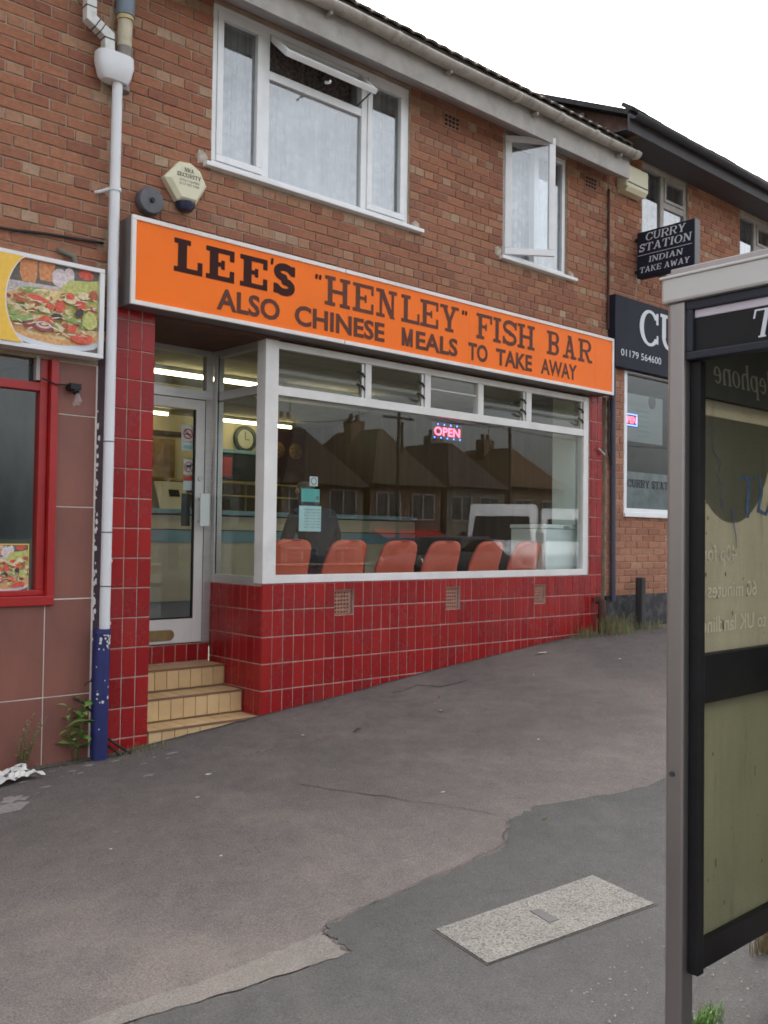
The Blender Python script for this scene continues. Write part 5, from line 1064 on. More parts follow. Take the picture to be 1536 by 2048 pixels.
def grimy(name, c1, c2, trans=.55, see=.12):
    m, t, out = newmat(name); L = t.links.new; g = N(t, 'ShaderNodeNewGeometry')
    mp = N(t, 'ShaderNodeMapping'); mp.inputs['Scale'].default_value = (3, 3, .8); L(g.outputs['Position'], mp.inputs[0])
    nz = N(t, 'ShaderNodeTexNoise', Scale=1.8, Detail=9, Roughness=.65); L(mp.outputs[0], nz.inputs['Vector']); rp = ramp(t, [(.3, c1), (.7, c2)]); L(nz.outputs[0], rp.inputs[0])
    n2 = N(t, 'ShaderNodeTexNoise', Scale=120, Detail=3, Roughness=.8); L(g.outputs['Position'], n2.inputs['Vector']); mr = N(t, 'ShaderNodeMapRange'); mr.inputs['To Min'].default_value = .8; mr.inputs['To Max'].default_value = 1.15; L(n2.outputs[0], mr.inputs[0])
    mm = N(t, 'ShaderNodeMix', data_type='RGBA', blend_type='MULTIPLY'); mm.inputs[0].default_value = 1; L(rp.outputs[0], mm.inputs[6]); L(mr.outputs[0], mm.inputs[7])
    mp2 = N(t, 'ShaderNodeMapping'); mp2.inputs['Scale'].default_value = (22, 22, 2.2); L(g.outputs['Position'], mp2.inputs[0]); n3 = N(t, 'ShaderNodeTexNoise', Scale=1, Detail=6, Roughness=.7); L(mp2.outputs[0], n3.inputs['Vector'])
    r3 = N(t, 'ShaderNodeMapRange'); r3.inputs['From Min'].default_value = .58; r3.inputs['From Max'].default_value = .8; r3.inputs['To Max'].default_value = .55; L(n3.outputs[0], r3.inputs[0])
    m2 = N(t, 'ShaderNodeMix', data_type='RGBA'); L(r3.outputs[0], m2.inputs[0]); L(mm.outputs[2], m2.inputs[6]); m2.inputs[7].default_value = (.12, .095, .06, 1)
    df = N(t, 'ShaderNodeBsdfDiffuse'); tl = N(t, 'ShaderNodeBsdfTranslucent'); L(m2.outputs[2], df.inputs[0]); L(m2.outputs[2], tl.inputs[0])
    a = N(t, 'ShaderNodeMixShader'); a.inputs[0].default_value = trans; L(df.outputs[0], a.inputs[1]); L(tl.outputs[0], a.inputs[2])
    tr = N(t, 'ShaderNodeBsdfTransparent'); tr.inputs[0].default_value = (.8, .8, .6, 1); b = N(t, 'ShaderNodeMixShader'); b.inputs[0].default_value = see; L(a.outputs[0], b.inputs[1]); L(tr.outputs[0], b.inputs[2])
    gl = N(t, 'ShaderNodeBsdfGlossy'); gl.inputs['Roughness'].default_value = .15; c = N(t, 'ShaderNodeMixShader'); c.inputs[0].default_value = .03; L(b.outputs[0], c.inputs[1]); L(gl.outputs[0], c.inputs[2]); L(c.outputs[0], out.inputs[0]); return m
M['grime_up'] = grimy('grimy_upper_glass', (.40, .385, .305), (.50, .48, .39)); M['grime_low'] = grimy('algae_lower_glass', (.255, .258, .18), (.335, .332, .235)); M['grime_dark'] = grimy('darker_print_film', (.26, .255, .19), (.32, .31, .235), .6, .04)
for x, y in ((KX0, KY1-.062), (KX1-.062, KY1-.062), (KX0, KY0), (KX1-.062, KY0)):
    far = y > -5
    MB().prism([(x, y), (x+.062, y), (x+.062, y+.062), (x+.018 if x == KX0 and far else x, y+.062), (x, y+.05 if x == KX0 and far else y+.062)], KZ-.05, 2.042, 'z').build('corner_post', M['kiosk_steel'], KI, .006)
for z in (.70,): MB().lathe([(.0, -.004), (.007, -.004), (.008, .0)], (KX0-.002, KY1-.03, z), 10, 'x').build('bolt', M['near_black'], KI)
box('roof_trim', KX0-.008, KX1+.008, KY0-.008, KY1+.008, 2.043, 2.122, M['kiosk_roof'], KI, .008)
box('roof_plate', KX0+.01, KX1-.01, KY0+.01, KY1-.01, 2.1225, 2.145, M['kiosk_steel'], KI, .004)
box('roof_lip', KX0-.013, KX1+.013, KY0-.013, KY1+.013, 2.112, 2.1215, M['kiosk_roof'], KI, .003)
# left side: header above an open entrance
hd = frame(MB(), 0, 1, 0, 1, 0, 1, .1); hb = MB(); y0, y1 = KY0+.0625, KY1-.0625
hb.box(KX0+.006, KX0+.05, y0, y1, 1.874, 1.897); hb.box(KX0+.006, KX0+.05, y0, y1, 2.016, 2.042); hb.box(KX0+.006, KX0+.05, y1-.022, y1, 1.897, 2.016); hb.box(KX0+.006, KX0+.05, y0, y0+.022, 1.897, 2.016)
header = hb.build('header', M['kiosk_header'], KI, .004)
box('header_panel', KX0+.018, KX0+.046, y0+.0225, y1-.0225, 1.8975, 1.992, M['kiosk_frame'], header, 0); box('light_strip', KX0+.016, KX0+.046, y0+.0225, y1-.0225, 1.9925, 2.0155, M['strip'], header, .002)
serif_text('lettering', 'Telephone', (KX0+.0165, -4.612, 1.909), (0, -1, 0), (0, 0, 1), .077, M['white_letter'], header, W=.15, S=.06, O=.06, width=.50, italic=.18, each=True)
box('gasket', KX0+.03, KX0+.062, KY1-.095, KY1-.0625, KZ+.24, 1.874, M['kiosk_frame'], KI, .003)
# back, right and front sides: header, upper pane, middle bar, lower pane, bottom bar
def side(axis, pos, a0, a1, d, nm):
    # d = inward direction sign along the normal axis
    def bx(b, u0, u1, z0, z1, t0, t1):
        p0, p1 = sorted((pos+d*t0, pos+d*t1))
        return b.box(u0, u1, p0, p1, z0, z1) if axis == 'y' else b.box(p0, p1, u0, u1, z0, z1)
    f = MB(); bx(f, a0, a1, .123, .205, .012, .055); bx(f, a0, a1, .886, 1.029, .012, .055); bx(f, a0, a1, 1.785, 2.042, .012, .05); bx(f, a0, a0+.035, .205, .886, .012, .055); bx(f, a0, a0+.035, 1.029, 1.785, .012, .055); bx(f, a1-.035, a1, .205, .886, .012, .055); bx(f, a1-.035, a1, 1.029, 1.785, .012, .055)
    o = f.build(nm, M['kiosk_frame'], KI, .004)
    bx(MB(), a0+.035, a1-.035, 1.03, 1.784, .028, .036).build('upper_pane', M['grime_up'], o); bx(MB(), a0+.035, a1-.035, .206, .885, .028, .036).build('lower_pane', M['grime_low'], o)
    return o
bk = side('y', KY1, KX0+.0625, KX1-.0625, -1, 'back_panel'); rs_ = side('x', KX1, KY0+.0625, KY1-.0625, -1, 'right_panel')
yb = KY1-.040
box('film', KX0+.0625, KX1-.0625, KY1-.0515, KY1-.0505, 1.786, 2.04, mat('grey_header_film', (.055, .06, .05), .6, var=.2), bk, 0)
serif_text('mirrored_lettering', 'Telephone', (-.945, KY1-.0525, 1.832), (-1, 0, 0), (0, 0, 1), .078, mat('dull_letter', (.30, .30, .24), .6), bk, W=.15, S=.06, O=.06, width=.49, italic=.15, each=True)
pts = [(-1.30+.26*math.cos(a), 1.735+.318*math.sin(a)) for a in [math.pi+math.pi*i/26 for i in range(27)]]
pts = [(max(x, -1.521), min(z, 1.782)) for x, z in pts]
MB().add([(x, yb, z) for x, z in pts]+[(x, yb+.002, z) for x, z in pts], [tuple(range(27)), tuple(range(53, 26, -1))]).build('printed_shape', M['grime_dark'], bk)
ml = mat('faded_advert_print', (.56, .53, .41), .7, var=.1)
for t_, xr, z, h in (('40p for', -1.478, 1.302, .05), ('60 minutes', -1.447, 1.192, .05), ('to UK landline.', -1.497, 1.09, .05)): sans_text('mirrored_lettering', t_, (xr, yb-.0015, z), (-1, 0, 0), (0, 0, 1), h, ml, bk, align='RIGHT', bold=.004, each=True)
M['graffiti'] = mat('blue_marker', (.07, .13, .21), .6, var=.4, vs=30)
gf = MB(); yy = yb-.002
def stroke(pts, wd):
    l, r_ = [], []
    for i, (x, z) in enumerate(pts):
        a = pts[max(i-1, 0)]; b = pts[min(i+1, len(pts)-1)]; dx, dz = b[0]-a[0], b[1]-a[1]; n_ = math.hypot(dx, dz) or 1; k = wd*(.6+.5*math.sin(i*2.1)**2); l.append((x-dz/n_*k, yy, z+dx/n_*k)); r_.append((x+dz/n_*k, yy, z-dx/n_*k))
    n_ = len(pts); gf.add(l+r_, [(i, i+1, n_+i+1, n_+i) for i in range(n_-1)])
stroke([(-1.265, 1.555), (-1.235, 1.56), (-1.195, 1.555), (-1.165, 1.562)], .006); yy -= .0004; stroke([(-1.20, 1.555), (-1.203, 1.51), (-1.212, 1.46), (-1.205, 1.435)], .012); yy -= .0004; stroke([(-1.13, 1.57), (-1.12, 1.52), (-1.14, 1.46), (-1.09, 1.45), (-1.05, 1.5)], .012)
yy -= .0004; stroke([(-1.44, 1.72), (-1.42, 1.63), (-1.375, 1.60), (-1.40, 1.56), (-1.36, 1.53)], .002); yy -= .0004; stroke([(-1.31, 1.47), (-1.30, 1.42), (-1.285, 1.38), (-1.28, 1.34)], .0035); yy -= .0004; stroke([(-1.37, 1.49), (-1.365, 1.46)], .004)
gf.build('graffiti', M['graffiti'], bk)
rd = MB(); rr = random.Random(6)
for k in range(26):
    x, z = rr.choice([(-1.5+.05*rr.random(), 1.48-.1*rr.random()), (rr.uniform(-1.5, -1.1), rr.uniform(1.05, 1.40)), (rr.uniform(-1.5, -1.1), rr.uniform(.25, .8))]); s_ = rr.uniform(.002, .006)
    rd.add([(x+s_*math.cos(6.283*i/8), yb-.0045, z+s_*1.5*math.sin(6.283*i/8)) for i in range(8)], [tuple(range(8))])
for x, z, l in ((-1.498, 1.12, .05), (-1.36, 1.125, .035), (-1.16, .66, .04), (-1.40, .42, .03)): rd.add([(x-.005, yb-.004, z), (x+.004, yb-.004, z-.004), (x+.003, yb-.004, z-l), (x-.004, yb-.004, z-l*.8)], [(0, 1, 2, 3)])
rd.build('grime_spots', mat('brown_grime', (.14, .11, .07), .9, var=.3), bk)['kind'] = 'stuff'
box('ceiling', KX0+.07, KX1-.07, KY0+.07, KY1-.07, 2.02, 2.04, mat('kiosk_ceiling', (.2, .19, .18), .7), KI, 0)
ph = T('payphone', 'grey wall payphone with handset inside the telephone kiosk', 'payphone', (-.84, -4.82, .9))
MB().box(-.90, -.775, -4.98, -4.66, .95, 1.55).build('body', M['steel'], ph, .02); MB().tube([(-.93, -4.72, 1.45), (-.95, -4.72, 1.35), (-.93, -4.72, 1.22)], .022, 10).build('handset', M['black'], ph, smooth='all'); MB().tube([(-.93, -4.72, 1.22), (-.96, -4.76, 1.0), (-.92, -4.8, .97)], .006, 6).build('cord', M['steel'], ph, smooth='all'); box('screen', -.903, -.9005, -4.92, -4.80, 1.38, 1.46, M['void'], ph, 0)
box('mid_rail', KX0+.002, KX0+.006, KY1-.5, KY1-.4, .0, .001, M['kiosk_steel'], KI, 0) if False else None
# ================================================================== inside the fish bar
CT_ = T('shop_counter', 'long cream counter with pale blue bands inside the fish bar', 'counter', (1.8, 2.9, .5))
box('front_panel', -1.1, 4.2, 2.745, 2.80, .68, 1.575, M['cream'], CT_, .003); box('kickboard', -1.1, 4.2, 2.77, 2.80, .502, .68, M['kick'], CT_, 0)
for x in (-.4, .5, 1.4, 2.3): box('kick_joint', x, x+.01, 2.766, 2.7695, .502, .68, M['near_black'], CT_, 0)
box('blue_band', -1.1, 4.2, 2.735, 2.7445, 1.283, 1.407, M['blue_band'], CT_, .002); box('band_line', -1.1, 4.2, 2.733, 2.7445, 1.408, 1.418, M['near_black'], CT_, 0)
box('worktop', -1.1, 4.2, 2.70, 3.2, 1.576, 1.624, M['blue_band'], CT_, .004); box('trim_line', -1.1, 4.2, 2.733, 2.7445, 1.560, 1.5745, M['near_black'], CT_, 0)
for x in (3.35, 4.12): box('panel_joint', x, x+.02, 2.7425, 2.7448, .68, 1.28, M['near_black'], CT_, 0)
FR = T('frying_range', 'steel frying range with a heated glass display behind the counter', 'range', (2.2, 3.9, .5))
box('range_body', .2, 4.1, 3.75, 4.4, .502, 1.62, M['steel'], FR, .01); box('display_glass', 1.3, 3.4, 3.80, 3.806, 1.66, 1.98, M['glass_door'], FR, 0)
for z in (1.64, 1.83, 1.99): box('display_rail', 1.3, 3.4, 3.78, 3.83, z, z+.018, mat('rail_painted_as_lit', (.72, .58, .2), .4), FR, .003)  # lit edges of the display put into the rails as plain yellow colour
box('display_back', 1.3, 3.4, 4.1, 4.13, 1.625, 2.0, mat('brown_panel', (.16, .09, .05), .5), FR, 0)
for x in (1.3, 2.35, 3.38): box('display_post', x, x+.02, 3.8, 3.83, 1.66, 1.99, M['steel'], FR, 0)
TI = T('till', 'beige till with a dark screen standing on the counter', 'till', (.9, 2.95, 1.624))
MB().prism([(2.86, 1.625), (3.15, 1.625), (3.15, 1.90), (3.02, 1.92)], .70, 1.06, 'x').build('body', M['cream'], TI, .01); MB().add([(.84, 2.925, 1.76), (.96, 2.925, 1.76), (.96, 2.962, 1.83), (.84, 2.962, 1.83)], [(0, 1, 2, 3)]).build('screen', M['void'], TI, thick=.004)
CK = T('wall_clock', 'round dark rimmed clock on the cream back wall', 'clock', (3.15, 5.08, 2.7))
cx, cz = 3.17, 2.69
MB().lathe([(.0, 0), (.145, 0), (.15, .02)], (cx, 5.07, cz), 28, 'y').build('face', mat('pale_clock_face', (.5, .5, .42), .6), CK); b = MB(); b.lathe([(.135, -.02), (.18, -.02), (.185, .02), (.135, .02)], (cx, 5.065, cz), 28, 'y', ring=True); b.build('rim', mat('dark_teal_rim', (.03, .05, .06), .4), CK, smooth=True)
MB().box(cx-.005, cx+.005, 5.062, 5.066, cz, cz+.10).build('hand', M['black'], CK); MB().box(cx, cx+.07, 5.0625, 5.0655, cz-.012, cz-.002).build('hand', M['black'], CK)
MN2 = T('menu_board', 'dark blue and red menu board on the back wall under the clock', 'menu', (3.05, 5.05, 2.2))
box('board', 2.6, 3.5, 5.05, 5.09, 2.12, 2.48, mat('dark_menu', (.035, .045, .06), .5, var=.4, vs=8), MN2, .004); box('blue_rail', 2.55, 3.6, 5.03, 5.09, 2.48, 2.53, M['blue_band'], MN2, .003); box('red_panel', 2.72, 2.95, 5.045, 5.0495, 2.16, 2.42, M['ink_red'], MN2, 0)
GP = T('gold_plaque', 'dark red wall panel with two round gold emblems', 'plaque', (3.9, 5.05, 2.3))
box('panel', 3.55, 4.2, 5.06, 5.09, 2.3, 2.85, mat('dark_red_lacquer', (.05, .012, .01), .4), GP, .006)
for x in (3.72, 4.03): MB().lathe([(.0, -.012), (.10, -.012), (.115, 0)], (x, 5.058, 2.58), 24, 'y').build('gold_emblem', mat('old_gold', (.42, .24, .05), .4, metal=.5, var=.6, vs=30, bump=.6, bs=50), GP, smooth=True)
PO = T('wall_picture', 'large faded brown dragon-like picture on the cream wall', 'picture', (1.6, 5.08, 1.9)); PO['label'] = 'large faded brown picture on the cream back wall behind the door'
box('picture_sheet', 1.05, 2.1, 5.08, 5.095, 1.85, 2.6, mat('faded_brown_print', (.45, .30, .12), .7, vs=7, col2=(.16, .08, .03)), PO, 0); box('picture_rail', .9, 2.2, 5.06, 5.098, 2.64, 2.70, mat('dark_rail', (.08, .05, .03), .5), PO, 0)
for i, (x0, y, lab) in enumerate(((.1, 2.0, 'lit fluorescent tube nearest the shop door'), (1.62, 2.0, 'lit fluorescent tube above the right half of the shop'), (.55, 4.7, 'lit fluorescent tube at the back left of the shop'), (2.45, 4.7, 'lit fluorescent tube at the back near the clock'))):
    tl_ = T('ceiling_light', lab, 'light', (x0+.6, y, 2.9), 'fluorescent ceiling lights')
    box('batten', x0, x0+1.25, y-.03, y+.03, 2.885, 2.924, M['white_pan'], tl_, .004); MB().tube([(x0+.03, y, 2.865), (x0+1.22, y, 2.865)], .019, 12).build('tube', M['tube_light'], tl_, smooth=True)
    for x in (x0+.012, x0+1.238): box('cap', x-.015, x+.015, y-.02, y+.02, 2.845, 2.884, M['white_pan'], tl_, .003)
FZ = T('freezer', 'white upright freezer standing in the right corner of the shop window', 'freezer', (3.85, .35, .5))
box('cabinet', 3.56, 4.19, .16, .62, .53, 1.47, M['white_pan'], FZ, .012); box('lid', 3.55, 4.20, .15, .63, 1.472, 1.515, M['white_pan'], FZ, .012)
for x in (3.6, 4.1): box('foot', x, x+.05, .2, .25, .502, .53, M['black'], FZ, 0)
box('handle', 3.84, 3.92, .135, .149, 1.48, 1.505, M['steel'], FZ, .003)
CLM = T('corner_column', 'white boxed column beside the right end of the shop window', 'column', (4.1, .2, 1.5)); box('casing', 3.99, 4.205, .13, .42, 1.516, 2.924, M['white_pan'], CLM, .005)
# ---- chairs
prof = [(.235, .405, .19), (.225, .43, .205), (.12, .44, .215), (0, .432, .22), (-.10, .428, .22), (-.165, .44, .22), (-.205, .48, .22), (-.225, .55, .22), (-.255, .63, .214), (-.285, .70, .206), (-.308, .755, .196), (-.325, .795, .178), (-.335, .818, .145), (-.34, .828, .09)]
def shell(u, v):
    k = v*(len(prof)-1); i = min(int(k), len(prof)-2); f = k-i; a, b = prof[i], prof[i+1]; y = a[0]+(b[0]-a[0])*f; z = a[1]+(b[1]-a[1])*f; w_ = a[2]+(b[2]-a[2])*f
    s = 2*u-1; c = abs(s)**3; back = sm((v-.4)/.2); return (s*w_, y+c*.045*back, z+c*.025*(1-back)-.012*(1-s*s)*(1-back))
CH0 = T('waiting_chair', 'x', 'chair', (0, 0, 0), 'red plastic chairs along the shop window', local=True)
sb = MB(); sb.grid(shell, 16, 40); sh = sb.build('shell', M['chair'], CH0, smooth='all', thick=.006)
rm = MB(); rim = [shell(0, 1-i/30) for i in range(16)]; pathL = [shell(0, i/40) for i in range(12, 41)]; pathT = [shell(i/16, 1) for i in range(17)]; pathR = [shell(1, i/40) for i in range(40, 11, -1)]
rm.tube(pathL+pathT[1:-1]+pathR, .008, 6); M['chair_rim'] = mat('darker_red_rim', (.42, .05, .035), .4); rm.build('rim', M['chair_rim'], sh, smooth='all')
for sx in (-1, 1):
    for sy, ty in ((.16, .22), (-.13, -.22)): MB().tube([(sx*.15, sy, .425), (sx*.18, sy*1.05, .40), (sx*.215, ty, 0.0)], .011, 8).build('leg', M['near_black'], CH0, smooth='all')
spots = [(.41, 'leftmost red plastic chair beside the window corner post'), (1.0, 'second red plastic chair from the left holding the seated person'), (1.60, 'third red plastic chair from the left along the window'), (2.16, 'fourth red plastic chair from the left along the window'), (2.75, 'fifth red plastic chair from the left along the window'), (3.33, 'rightmost red plastic chair next to the white freezer')]
for i, (x, lab) in enumerate(spots):
    o = CH0 if i == 0 else copy_tree(CH0); o.location = (x, .47, .502); o.rotation_euler = (0, 0, rnd.uniform(-.06, .06)); o['label'] = lab
# ---- seated person
def skin_body(name, joints, edges, root, parent, mats, paint, sub=2):
    me = bpy.data.meshes.new(name); me.from_pydata([j[0] for j in joints], edges, []); o = bpy.data.objects.new(name, me); C.objects.link(o)
    o.modifiers.new('skin', 'SKIN'); s_ = o.modifiers.new('sub', 'SUBSURF'); s_.levels = s_.render_levels = sub
    for k, j in enumerate(joints):
        sv = me.skin_vertices[0].data[k]; sv.radius = j[1] if isinstance(j[1], tuple) else (j[1], j[1]); sv.use_root = k == root
    bpy.context.view_layer.update(); dg = bpy.context.evaluated_depsgraph_get(); nm = bpy.data.meshes.new_from_object(o.evaluated_get(dg)); bpy.data.objects.remove(o); bpy.data.meshes.remove(me)
    nm.materials.clear()
    for m_ in mats: nm.materials.append(m_)
    for p in nm.polygons: p.use_smooth = True; p.material_index = paint(p.center)
    ob = bpy.data.objects.new(name, nm); C.objects.link(ob); ob.parent = parent; OFF[ob.name] = OFF[parent.name]; return ob
PE = T('person', 'seated person in a dark coat leaning forward seen from behind through the window', 'person', (1.0, .55, .502), local=True)
J = [((0, 0, .52), (.17, .14)), ((0, .03, .66), (.165, .12)), ((0, .07, .82), (.175, .12)), ((-.005, .12, .98), (.17, .11)), ((-.01, .155, 1.07), (.10, .085)), ((-.015, .185, 1.13), .06), ((-.03, .215, 1.20), (.075, .085)), ((-.035, .225, 1.29), (.078, .095)), ((-.035, .22, 1.345), (.05, .06)),
     ((-.20, .14, 1.04), .07), ((-.27, .16, .82), .058), ((-.22, .36, .70), .046), ((-.12, .46, .68), .032), ((.18, .13, 1.04), .07), ((.27, .14, .82), .058), ((.21, .36, .70), .046), ((.10, .46, .68), .032),
     ((-.11, .06, .50), .10), ((-.13, .46, .52), .075), ((-.14, .48, .28), .055), ((-.14, .45, .08), .042), ((-.14, .56, .05), .04), ((.11, .06, .50), .10), ((.13, .46, .52), .075), ((.14, .48, .28), .055), ((.14, .45, .08), .042), ((.14, .56, .05), .04)]
EJ = [(0, 1), (1, 2), (2, 3), (3, 4), (4, 5), (5, 6), (6, 7), (7, 8), (3, 9), (9, 10), (10, 11), (11, 12), (3, 13), (13, 14), (14, 15), (15, 16), (0, 17), (17, 18), (18, 19), (19, 20), (20, 21), (0, 22), (22, 23), (23, 24), (24, 25), (25, 26)]
for sx, base in ((-1, 12), (1, 16)):
    hx, hy, hz = J[base][0]
    for k in range(4):
        n0 = len(J); dx = -sx*(.012+.0*k); J += [((hx-sx*.03+sx*.02*k-sx*.0, hy+.045, hz-.005), .010), ((hx-sx*.03+sx*.02*k, hy+.075+(.012 if k in (1, 2) else 0), hz-.02), .009), ((hx-sx*.03+sx*.02*k, hy+.085+(.014 if k in (1, 2) else 0), hz-.045), .008)]; EJ += [(base, n0), (n0, n0+1), (n0+1, n0+2)]
    n0 = len(J); J += [((hx-sx*.045, hy+.02, hz+.005), .011), ((hx-sx*.06, hy+.05, hz-.005), .009)]; EJ += [(base, n0), (n0, n0+1)]
M['coat'] = mat('dark_coat_cloth', (.018, .02, .03), .85, var=.25, vs=9, bump=.2, bs=25); M['skin'] = mat('skin', (.42, .22, .15), .55, var=.08); M['hair'] = mat('grey_brown_hair', (.16, .13, .11), .75, var=.35, vs=30, stretch=(1, 1, .2)); M['trousers'] = mat('dark_trousers', (.025, .025, .03), .85, var=.2)
def paint(c):
    if c.z > 1.13 and c.y < .5: return 1 if (c.y > .245 and c.z < 1.29) or c.z < 1.17 else 2
    if c.y > .47 and .55 < c.z < .75: return 1
    return 3 if c.z < .56 and c.y > .16 else 0
skin_body('body', J, EJ, 0, PE, [M['coat'], M['skin'], M['hair'], M['trousers']], paint)
hx_, hy_, hz_ = -.035, .225, 1.27
b = MB(); b.lathe([(.0, .02), (.012, .012), (.016, 0), (.0, -.004)], (hx_, hy_+.10, hz_-.03), 8, 'y'); b.build('nose', M['skin'], PE, smooth='all')
for s_ in (-1, 1): b = MB(); b.lathe([(.0, .004), (.010, .002), (.012, 0)], (hx_+s_*.03, hy_+.088, hz_), 8, 'y'); b.build('eye', M['void'], PE); b = MB(); b.lathe([(.0, s_*.016), (.02, s_*.012), (.024, 0)], (hx_+s_*.075, hy_, hz_-.015), 10, 'x'); b.build('ear', M['skin'], PE, smooth='all')
b = MB(); b.box(hx_-.022, hx_+.022, hy_+.088, hy_+.094, hz_-.068, hz_-.060); b.build('mouth', M['chair_rim'], PE, .002)
# ---- notices on the glass and the open sign
def notice(name, label, x0, x1, z0, z1, y, m_, cat='notice'):
    t_ = T(name, label, cat, ((x0+x1)/2, y, z0)); box('sheet', x0, x1, y, y+.0015, z0, z1, m_, t_, 0); return t_
n1 = notice('opening_hours_notice', 'pale blue sheet of opening hours taped inside the shop window', .369, .585, 1.40, 1.60, .0495, M['paper_blue'])
for i in range(7): sans_text('printed_line', ('OPENING TIMES', 'LUNCH  EVENING', 'MON 12.00-2.00', 'TUE 12.00-2.00', 'WED 11.30-2.00', 'THU 11.30-2.00', 'FRI 11.30-2.00')[i], (.477+.02, .0487, 1.565-i*.023), (1, 0, 0), (0, 0, 1), .011 if i > 1 else .013, M['ink_grey'], n1, align='CENTER', width=.15)
n2 = notice('card_notice', 'turquoise notice above the opening hours sheet', .388, .567, 1.62, 1.735, .0495, M['paper_turq']); box('band', .388, .567, .0487, .0492, 1.602, 1.632, M['ink_black'], n2, 0); b = MB(); b.lathe([(.0, 0), (.016, 0), (.016, .0005)], (.545, .0485, 1.665), 14, 'y'); b.build('emblem', M['ink_grey'], n2)
n3 = notice('small_notice', 'small white square notice at the top of the notices on the window', .468, .548, 1.757, 1.833, .0495, M['paper'])
b = MB(); b.lathe([(.022, 0), (.029, 0), (.029, .0006), (.022, .0006)], (.508, .0483, 1.797), 20, 'y', ring=True); b.build('ring', M['ink_grey'], n3)
n4 = notice('no_smoking_notice', 'white no smoking notice with red ring on the shop door glass', -.262, -.152, 2.03, 2.235, .7735, M['paper'])
b = MB(); b.lathe([(.034, 0), (.042, 0), (.042, .0006), (.034, .0006)], (-.207, .7645, 2.165), 28, 'y', ring=True); b.build('red_ring', M['ink_red'], n4)
b = MB(); b.add([(-.236, .7642, 2.188), (-.230, .7642, 2.194), (-.178, .7642, 2.142), (-.184, .7642, 2.136)], [(0, 1, 2, 3)]); b.build('red_bar', M['ink_red'], n4); box('cigarette', -.232, -.185, .7648, .7652, 2.157, 2.166, M['ink_black'], n4, 0)
sans_text('lettering', 'NO SMOKING', (-.207, .7645, 2.095), (1, 0, 0), (0, 0, 1), .011, M['ink_red'], n4, align='CENTER', width=.09); 
for i in range(2): box('printed_line', -.25, -.165, .7646, .765, 2.065-i*.016, 2.071-i*.016, M['paper_turq'], n4, 0)
n5 = notice('no_dogs_notice', 'square white no dogs notice on the shop door glass', -.238, -.152, 1.842, 1.96, .7735, M['paper'])
b = MB(); b.lathe([(.034, 0), (.041, 0), (.041, .0006), (.034, .0006)], (-.195, .7645, 1.90), 28, 'y', ring=True); b.build('red_ring', M['ink_red'], n5)
dg_ = MB(); X, Z = -.195, 1.90
dg_.add([(X-.022, .7643, Z+.004), (X-.024, .7643, Z+.016), (X+.008, .7643, Z+.014), (X+.014, .7643, Z+.024), (X+.026, .7643, Z+.020), (X+.026, .7643, Z+.012), (X+.016, .7643, Z+.008), (X+.014, .7643, Z-.022), (X+.008, .7643, Z-.022), (X+.007, .7643, Z-.002), (X-.013, .7643, Z-.002), (X-.015, .7643, Z-.022), (X-.021, .7643, Z-.022)], [tuple(range(13))]); dg_.build('dog', M['ink_black'], n5)
n6 = notice('red_white_notice', 'small red and white notice below the no dogs notice', -.238, -.155, 1.715, 1.83, .7735, M['paper']); box('red_top', -.238, -.155, .7725, .7732, 1.79, 1.83, M['ink_red'], n6, 0)
OS = T('open_sign', 'lit red and blue LED open sign inside the fish bar window', 'sign', (2.04, .08, 2.27))
box('board', 1.85, 2.235, .085, .10, 2.245, 2.395, M['near_black'], OS, .004)
sans_text('lettering', 'OPEN', (1.875, .0835, 2.282), (1, 0, 0), (0, 0, 1), .075, M['led_red'], OS, width=.33, bold=.022, each=True)
for i in range(9):
    for z in (2.26, 2.38):
        if (i+(z > 2.3)) % 2 == 0: b = MB(); b.lathe([(.0, -.003), (.006, -.002), (.007, 0)], (1.88+i*.041, .0845, z), 8, 'y'); b.build('blue_light', M['led_blue'], OS)
